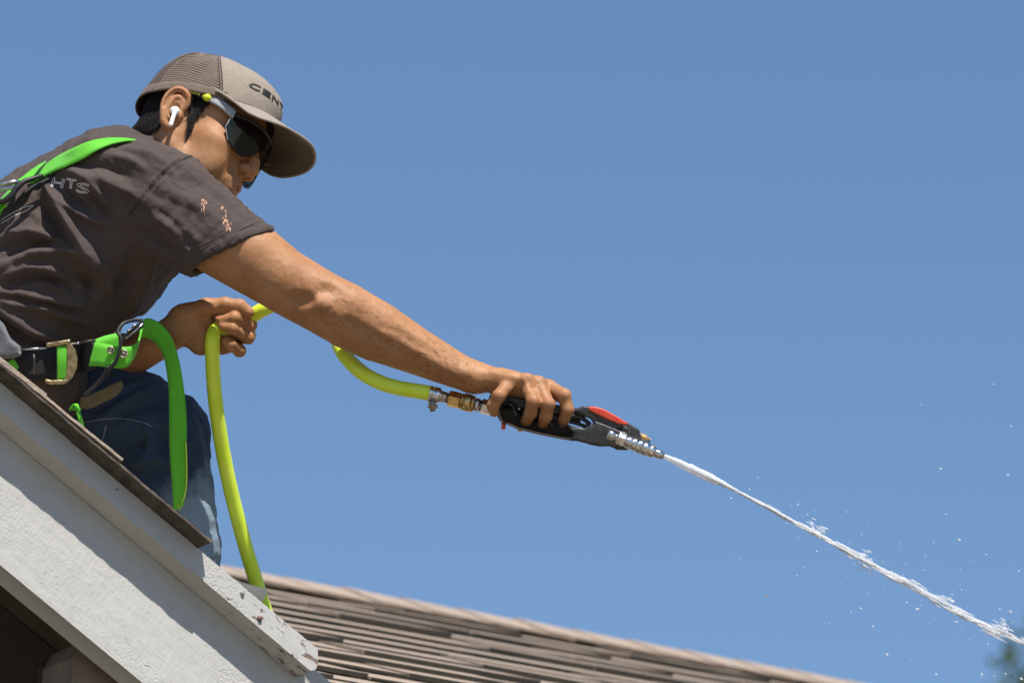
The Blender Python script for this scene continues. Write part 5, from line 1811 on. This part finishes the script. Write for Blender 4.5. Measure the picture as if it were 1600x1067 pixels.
# head and upper handle bar
head = [(898, 642), (905, 637), (911, 634.5), (926, 635), (942, 638.5), (962, 650), (984, 662), (998, 670), (1001, 679), (1003, 690), (994, 698), (978, 703), (964, 702.5), (952, 697), (936, 697.5), (920, 694), (914, 688), (918, 672), (930, 664), (922, 654), (908, 648)]
s.poly(head, GW - 19, GW + 19, 3.0)
s.poly([(768, 612), (800, 618), (850, 628), (900, 638), (915, 645), (912, 655), (890, 650), (850, 646), (800, 636), (772, 640), (760, 630)], GW - 13, GW + 15, 5, k=5)
# guard: a loop that closes below the fingers
s.poly([(781, 640), (786, 632), (797, 630), (802, 634), (803, 642), (810, 649), (824, 655.5), (850, 659.5), (890, 666), (913, 668.5), (922, 663), (932, 662), (940, 672), (936, 692), (914, 692), (882, 684), (845, 677), (812, 669), (798, 663), (784, 657), (777, 648)], GW - 19, GW + 14, 3.0, k=4)
s.poly([(780, 642), (786, 633), (797, 631), (802, 635), (803, 643), (810, 650), (824, 656), (850, 660), (888, 666), (896, 672), (892, 684), (880, 683), (845, 676), (812, 668), (798, 662), (784, 656)], GW - 33, GW, 3.0, k=12)
s.poly([(796, 634), (850, 640), (905, 650), (908, 660), (880, 660), (840, 655), (812, 650), (800, 643)], GW - 4, GW + 12, 3, k=3)
s.poly([(792, 640), (799, 637), (806, 650), (800, 655), (792, 652)], GW - 30, GW + 40, 1, k=2, op='-')if False else None
s.poly([(936, 645), (985, 671), (976, 676), (930, 658)], GW - 30, GW - 16.5, 2, k=2, op='-')       # side recess
s.poly([(966, 667), (972, 668), (971, 672), (966, 671)], GW - 30, GW - 12, 0.5, k=1, op='-')
v, f = net(s, (750, 602, -30), (1015, 715, 32), 1.25, 1)
n_ = normals(v, f); v = v + n_ * (0.25 * fbm(v * 0.15, 3, 2))[:, None]
mk("gun_body", fig(v), f, MAT["gun"], gun)
# red panel let into the top
s = Sculpt()
s.poly([(920.5, 636), (930, 636.3), (942, 639.5), (960, 649), (983, 663), (978, 664.5), (966, 663), (950, 656.5), (921, 642.5), (919, 639)], GW - 20.5, GW + 19.5, 1.6)
v, f = net(s, (912, 630, -28), (992, 670, 30), 0.9, 1)
v[:, 1] -= 1.0
mk("red_panel", fig(v), f, MAT["red"], gun)
# trigger bar inside the loop
v, f = merge([sweep(smooth_curve(PP((884, 651, -8), (900, 650.5, -10), (912, 655, -10), (922, 663, -8)), 8), 3.6, 10), sweep(smooth_curve(PP((880, 656, -4), (900, 661, -6), (918, 667, -4)), 8), 3.0, 10)])
mk("trigger", fig(v), f, MAT["rubber"], gun)
v, f = merge([sweep(smooth_curve(PP((806, 641, -6), (811, 639, -12), (816, 643, -6)), 6), 3, 8), sweep(PP((818, 650, 2), (840, 654, 2), (870, 659, 2)), 2.0, 8)])
mk("trigger_spring", fig(v), f, MAT["steel"], gun)
v, f = lathe(pp(787, 660, -14), pp(786.5, 671, -14), [(0, 3.4), (0.7, 3.4), (0.95, 3.0), (1, 1.5)], 14)
mk("safety_pin", fig(v), f, MAT["red"], gun)
v, f = lathe(pp(813, 667, -6), pp(812.5, 674, -6), [(0, 4.5), (0.8, 4.5), (1, 3)], 12)
mk("screw_boss", fig(v), f, MAT["brass"], gun)
# chrome spray nozzle on the near side
a, b = pp(948, 677, -30), pp(1037, 712.5, -26)
prof = [(0.0, 2), (0.0, 5), (0.03, 7.2), (0.09, 7.8), (0.13, 7.0), (0.15, 5.2), (0.175, 5.2), (0.18, 8.6), (0.33, 8.6), (0.34, 7.6), (0.36, 9.8), (0.42, 10.2), (0.44, 8.6), (0.46, 10.4), (0.52, 10.4), (0.53, 8.4),
        (0.56, 11.2), (0.61, 11.2), (0.625, 9.2), (0.65, 10.8), (0.72, 10.8), (0.735, 8.8), (0.76, 9.6), (0.83, 9.2), (0.845, 6.8), (0.87, 6.6), (0.88, 7.4), (0.955, 7.0), (0.97, 5.6), (1.0, 5.2), (1.0, 1.6)]
v, f = lathe(a, b, prof, 20)
noz = mk("nozzle", fig(v), f, MAT["steel"], gun, label="chrome quick-change nozzle at the tip")
v, f = lathe(a + (b - a) * 0.185, a + (b - a) * 0.325, [(0, 9.6), (0.08, 10.3), (0.92, 10.3), (1, 9.6)], sides=6)
mk("nozzle_nut", fig(v), f, MAT["steel"], noz, smooth=False)
for t in (0.49, 0.585, 0.685, 0.79):
    p = a + (b - a) * t
    for ang in (0.5, 2.1, 3.7, 5.3):
        x = unit(np.cross(b - a, A(0, 0, 1))); y = np.cross(unit(b - a), x)
        n = math.cos(ang) * x + math.sin(ang) * y
        v, f = lathe(p + n * 7, p + n * 10.4, [(0, 2.3), (1, 2.1)], 8)
        mk("lock_ball", fig(v), f, MAT["brass"] if int(t * 100) % 2 else MAT["dullsteel"], noz)
# brass fitting behind it
a2, b2 = pp(978, 677, 4), pp(1016, 690, 4)
v, f = lathe(a2, b2, [(0, 8), (0.3, 8), (0.31, 6), (0.45, 6), (0.46, 8.4), (0.8, 8.2), (0.82, 6.2), (1, 5.6)], sides=8)
mk("outlet_fitting", fig(v), f, MAT["brass"], gun, smooth=False)
v, f = sweep(smooth_curve(PP((1012, 689, 2), (1012, 692, -10), (1006, 697, -20)), 6), 4.5, 10)
mk("outlet_elbow", fig(v), f, MAT["steel"], gun)
# inlet: steel hex and tail
v, f = lathe(pp(752, 634, 2), pp(768, 638, 2), [(0, 11.2), (0.08, 12), (0.92, 12), (1, 11)], sides=6)
mk("inlet_nut", fig(v), f, MAT["steel"], gun, smooth=False)
v, f = lathe(pp(764, 637, 2), pp(782, 641, 2), [(0, 8), (1, 8)], 16)
mk("inlet_tail", fig(v), f, MAT["dullsteel"], gun)

# ------------------------------------------------------------------ hose
HR = 11.8
hp = [(678, 615.5, 2), (655, 611.5, 2), (625, 606.5, 4), (598, 599, 10), (570, 585, 20), (548, 566, 40), (534, 548, 58), (526, 528, 74), (515, 508, 84), (495, 487, 90), (468, 475, 92),
      (438, 474, LW - 14), (412, 483, LW - 12), (388, 498, LW - 2), (366, 511, LW - 8), (348, 512, LW - 12), (337, 516, LW - 20), (332, 532, LW - 30), (332, 560, LW - 24), (335, 610, LW - 10), (341, 660, LW + 6), (351, 720, LW + 24), (364, 780, LW + 42),
      (381, 845, LW + 62), (396, 895, LW + 78), (408, 935, LW + 90), (418, 965, LW + 100)]
hc = smooth_curve(PP(*hp), 12)
# it goes on down to the valley, out of the picture
tail_pts = [hc[-1], hc[-1] + A(14, 60, 12), hc[-1] + A(40, 190, 60), hc[-1] + A(110, 330, 160), hc[-1] + A(300, 420, 320)]
hc = np.concatenate([hc[:-1], smooth_curve(np.array(tail_pts), 12)])
hr = HR * (1 + 0.018 * fbm(np.stack([np.arange(len(hc)) * 0.25] * 3, -1), 3, 9))
v, f = sweep(hc, hr, 22)
hose = mk("hose", fig(v), f, MAT["hose"], None, label="yellow green rubber hose looping from the spray gun through his left hand")
tag(hose, cat="hose")
# brass couplings at its end
ax0, ax1 = pp(660, 612.5, 2), pp(756, 635, 2)
def alongh(t): return ax0 + (ax1 - ax0) * t
v, f = lathe(alongh(0.11), alongh(0.28), [(0, 12.6), (0.02, 13.2), (0.3, 13.2), (0.31, 12.6), (0.5, 12.6), (0.52, 13.2), (0.98, 13.2), (1, 12.4)], 24)
clamp = mk("hose_clamp", fig(v), f, MAT["steel"], hose)
v, f = merge([lathe(pp(669, 632, -8), pp(684, 636, -8), [(0, 3), (0.02, 4.6), (0.3, 4.6), (0.32, 3.6), (0.9, 3.6), (1, 2)], 10), sweep(PP((676, 626, -6), (675, 636, -6), (676, 643, -6)), [5.5, 5, 4], 8)])
mk("clamp_screw", fig(v), f, MAT["dullsteel"], clamp)
v, f = lathe(alongh(0.27), alongh(0.45), [(0, 10), (0.2, 10.4), (0.21, 8.4), (0.4, 9.6), (0.41, 8.2), (0.6, 9.4), (0.61, 8), (1, 8.6)], 20)
mk("hose_barb", fig(v), f, MAT["steel"], hose)
v, f = lathe(alongh(0.42), alongh(0.62), [(0, 11.5), (0.1, 13.2), (0.88, 13.2), (1, 11.6)], sides=6)
mk("coupling_nut", fig(v), f, MAT["brass"], hose, smooth=False)
v, f = lathe(alongh(0.60), alongh(0.84), [(0, 11), (0.1, 11), (0.11, 12.8), (0.2, 12.8), (0.21, 12), (0.27, 12), (0.28, 13.8), (0.8, 13.8), (0.81, 12.4), (0.88, 12.4), (0.9, 13.6), (1, 12.6)], 26)
col = mk("coupling_collar", fig(v), f, MAT["brass"], hose)
v, f = lathe(alongh(0.83), alongh(0.985), [(0, 9), (0.3, 10.6), (0.6, 10.6), (0.62, 9), (1, 9.6)], 20)
mk("coupling_plug", fig(v), f, MAT["steel"], hose)

# ------------------------------------------------------------------ water
JET = smooth_curve(PP((1037, 712.5, -26), (1100, 741.5, -24), (1180, 782, -22), (1256, 824, -20), (1340, 868.5, -18), (1420, 912, -16), (1500, 956.5, -14), (1600, 1004.5, -12), (1720, 1060, -10), (1840, 1115, -8)), 40)
JL = np.concatenate([[0], np.cumsum(np.linalg.norm(np.diff(JET, axis=0), axis=1))])
def jet_at(s):
    return np.stack([np.interp(s, JL, JET[:, i]) for i in range(3)], -1)
g = np.random.default_rng(21)
parts = []
def streak(c, length, r, wob, seg=4, n=6):
    s0 = np.clip(c[0] - length / 2, 0, JL[-1]); s1 = np.clip(c[0] + length / 2, 0, JL[-1])
    sp = np.linspace(s0, s1, n)
    p = jet_at(sp) + c[1] + g.normal(0, wob, (n, 3)) * A(0.6, 1, 1)
    rr = r * np.array([0.15, 0.8, 1.0, 0.95, 0.6, 0.1])[:n] * g.uniform(0.7, 1.3, n)
    return sweep(p, rr, seg, caps=False)
def spread(s):
    return np.interp(s, [0, 30, 75, 120, 250, 330, 480, 800], [0.6, 1.4, 2.6, 2.2, 2.4, 3.4, 3.8, 4.2])
# the solid thread near the nozzle
sp = np.linspace(0, 330, 120)
cr = np.interp(sp, [0, 20, 45, 70, 95, 130, 200, 330], [3.4, 4.8, 6.6, 7.0, 5.2, 2.6, 1.2, 0.3]) * (1 + 0.25 * fbm(np.stack([sp * 0.11] * 3, -1), 4, 3))
pc = jet_at(sp) + np.stack([sp * 0, 1.5 * fbm(np.stack([sp * 0.05] * 3, -1), 3, 5), sp * 0], -1)
parts.append(sweep(pc, cr, 10))
clump = lambda s: 0.5 + 0.9 * np.clip(fbm(np.array([[s * 0.035, 0.0, 0.0]]), 3, 12)[0] + 0.4, 0, 1)
for k in range(1900):
    s = g.uniform(10, JL[-1])
    q = spread(s) * (0.65 + 0.5 * fbm(np.array([[s * 0.045, 7.0, 0.0]]), 2, 6)[0])
    centre = 3.6 * np.clip((s - 150) / 250, 0, 1) * fbm(np.array([[s * 0.03, 3.0, 1.0]]), 3, 16)[0]
    off = A(g.normal(0, q), g.normal(0, q) + centre, g.normal(0, q * 1.4))
    if s > 170 and fbm(np.array([[s * 0.06, off[1] * 0.25, 2.0]]), 2, 26)[0] < -0.12 and g.random() < 0.8: continue
    parts.append(streak((s, off), g.uniform(12, 48), g.uniform(0.25, 1.05), 0.22))
# ragged clots thrown off the thread
for (u, v_, n, sx, sy) in ((1268, 818, 14, 6, 5), (1278, 829, 26, 8, 4), (1325, 863, 14, 6, 4), (1355, 882, 40, 6, 6), (1348, 868, 22, 7, 4), (1424, 913, 30, 9, 5), (1482, 936, 10, 6, 5), (1565, 980, 34, 7, 5), (1520, 968, 16, 10, 3)):
    for k in range(int(n * 0.7)):
        c = pp(u + g.normal(0, sx), v_ + g.normal(0, sy), -15 + g.normal(0, 5))
        L = g.uniform(2, 7); d_ = unit(A(0.87, 0.48, 0) + g.normal(0, 0.09, 3))
        parts.append(sweep(np.array([c - d_ * L, c - d_ * L * 0.3, c + d_ * L * 0.4, c + d_ * L]), g.uniform(0.4, 1.1) * np.array([0.2, 1, 0.9, 0.15]), 4, caps=False))
v, f = merge(parts)
jet = mk("water_jet", fig(v), f, MAT["water"], None, label="white jet of water shooting from the nozzle down across the sky")
tag(jet, cat="water jet")
# droplets
parts = []
def drop(c, r, stretch=1.6):
    d_ = unit(A(0.9, 0.35, 0) + g.normal(0, 0.25, 3))
    return sweep(np.array([c - d_ * r * stretch, c - d_ * r * 0.6 * stretch, c, c + d_ * r * 0.6 * stretch, c + d_ * r * stretch]), r * np.array([0.15, 0.8, 1, 0.8, 0.15]), 6, caps=False)
for (u, v_, r) in ((1470, 732, 1.6), (1575, 742, 1.6), (1499, 843, 1.8), (1440, 632, 1.0), (1552, 600, 1.0), (1580, 666, 1.2), (1197, 930, 2.2), (1433, 951, 2.0), (1386, 1022, 1.8), (1463, 1053, 1.6), (1534, 1053, 1.8), (1571, 1052, 1.8), (1596, 1060, 2.0),
                  (1345, 950, 1.4), (1364, 978, 1.3), (1330, 955, 1.0), (1157, 872, 1.0), (1247, 788, 1.2), (1276, 861, 1.2), (1495, 971, 1.4), (1544, 1006, 1.2), (1579, 955, 1.8), (1562, 951, 1.3), (1541, 866, 1.0), (1478, 803, 1.0), (1592, 892, 1.3)):
    parts.append(drop(pp(u, v_, g.normal(-15, 60)), r * 0.9))
for k in range(150):
    s = 120 + 600 * g.random() ** 0.8
    p = jet_at(np.array(s)); wid = 8 + s * 0.075
    parts.append(drop(p + g.normal(0, 1, 3) * A(wid, wid, wid * 1.2), g.uniform(0.25, 0.7), g.uniform(1.2, 3)))
v, f = merge(parts)
tag(mk("water_droplets", fig(v), f, MAT["water"], None, label="fine white droplets drifting round the water jet", kind="stuff"))
# ------------------------------------------------------------------ tree beyond the wing
def tree(base, height, tips, seed):
    t = empty("tree", base, "leafy green tree showing at the bottom right corner behind the jet", "tree")
    g = np.random.default_rng(seed)
    b = np.asarray(base, float)
    parts = []
    trunk = smooth_curve(np.array([b, b + A(0.1, 0.05, height * 0.3), b + A(-0.05, 0.1, height * 0.6), b + A(0.1, 0, height * 0.93)]), 8)
    parts.append(sweep(trunk, np.linspace(0.28, 0.04, len(trunk)), 10))
    ends = []
    for k in range(30):
        h = g.uniform(0.28, 0.74); o = b + A(0, 0, height * h)
        a = g.uniform(0, 2 * math.pi); L = (1.15 - h) * height * g.uniform(0.12, 0.20)
        e = o + A(math.cos(a) * L, math.sin(a) * L, L * 0.55)
        mid = (o + e) / 2 + A(0, 0, -0.08 * L)
        c = smooth_curve(np.array([o, mid, e]), 5)
        parts.append(sweep(c, np.linspace(0.07, 0.015, len(c)), 6)); ends += [c[5], c[7], c[-1]]
    for e in tips:
        o = b + A(0, 0, min(height * 0.9, e[2] - b[2] - 0.6))
        c = smooth_curve(np.array([o, (o + e) / 2 + A(0, 0, 0.1), e]), 6)
        parts.append(sweep(c, np.linspace(0.05, 0.008, len(c)), 6)); ends += [c[-1]]
    v, f = merge(parts)
    mk("trunk", v, f, MAT["bark"], t)
    V, F = [], []
    for e in ends:
        q = to_fig(e); kk = DIST / (DIST + q[2] * PX)
        near_edge = 800 + (q[0] - 800) * kk < 1760 and 533 + (q[1] - 533) * kk < 1150      # thin twigs on the outside
        for k in range(80 if any(np.linalg.norm(e - x) < 0.02 for x in tips) else 0 if near_edge else 80):
            tip = any(np.linalg.norm(e - x) < 0.02 for x in tips)
            p = e + g.normal(0, 1, 3) * (A(0.075, 0.075, 0.06) if tip else A(0.17, 0.17, 0.14))
            n = unit(g.normal(0, 1, 3) + A(0, 0, 0.8)); x = unit(np.cross(n, g.normal(0, 1, 3))); y = np.cross(n, x)
            L = g.uniform(0.02, 0.04) if tip else g.uniform(0.05, 0.09)
            k0 = len(V)
            V += [p - x * L, p + y * L * 0.42 + n * 0.008, p + x * L, p - y * L * 0.42 + n * 0.008]
            F.append((k0, k0 + 1, k0 + 2, k0 + 3))
    cr = mk("crown", np.array(V), F, MAT["leaf"], t, smooth=False)
tips = [at(1612, 1026, 24.0), at(1597, 1085, 24.2)]
top = at(1965, 1265, 24.4)
tree((top[0], top[1], 0.0), top[2], tips, 5)
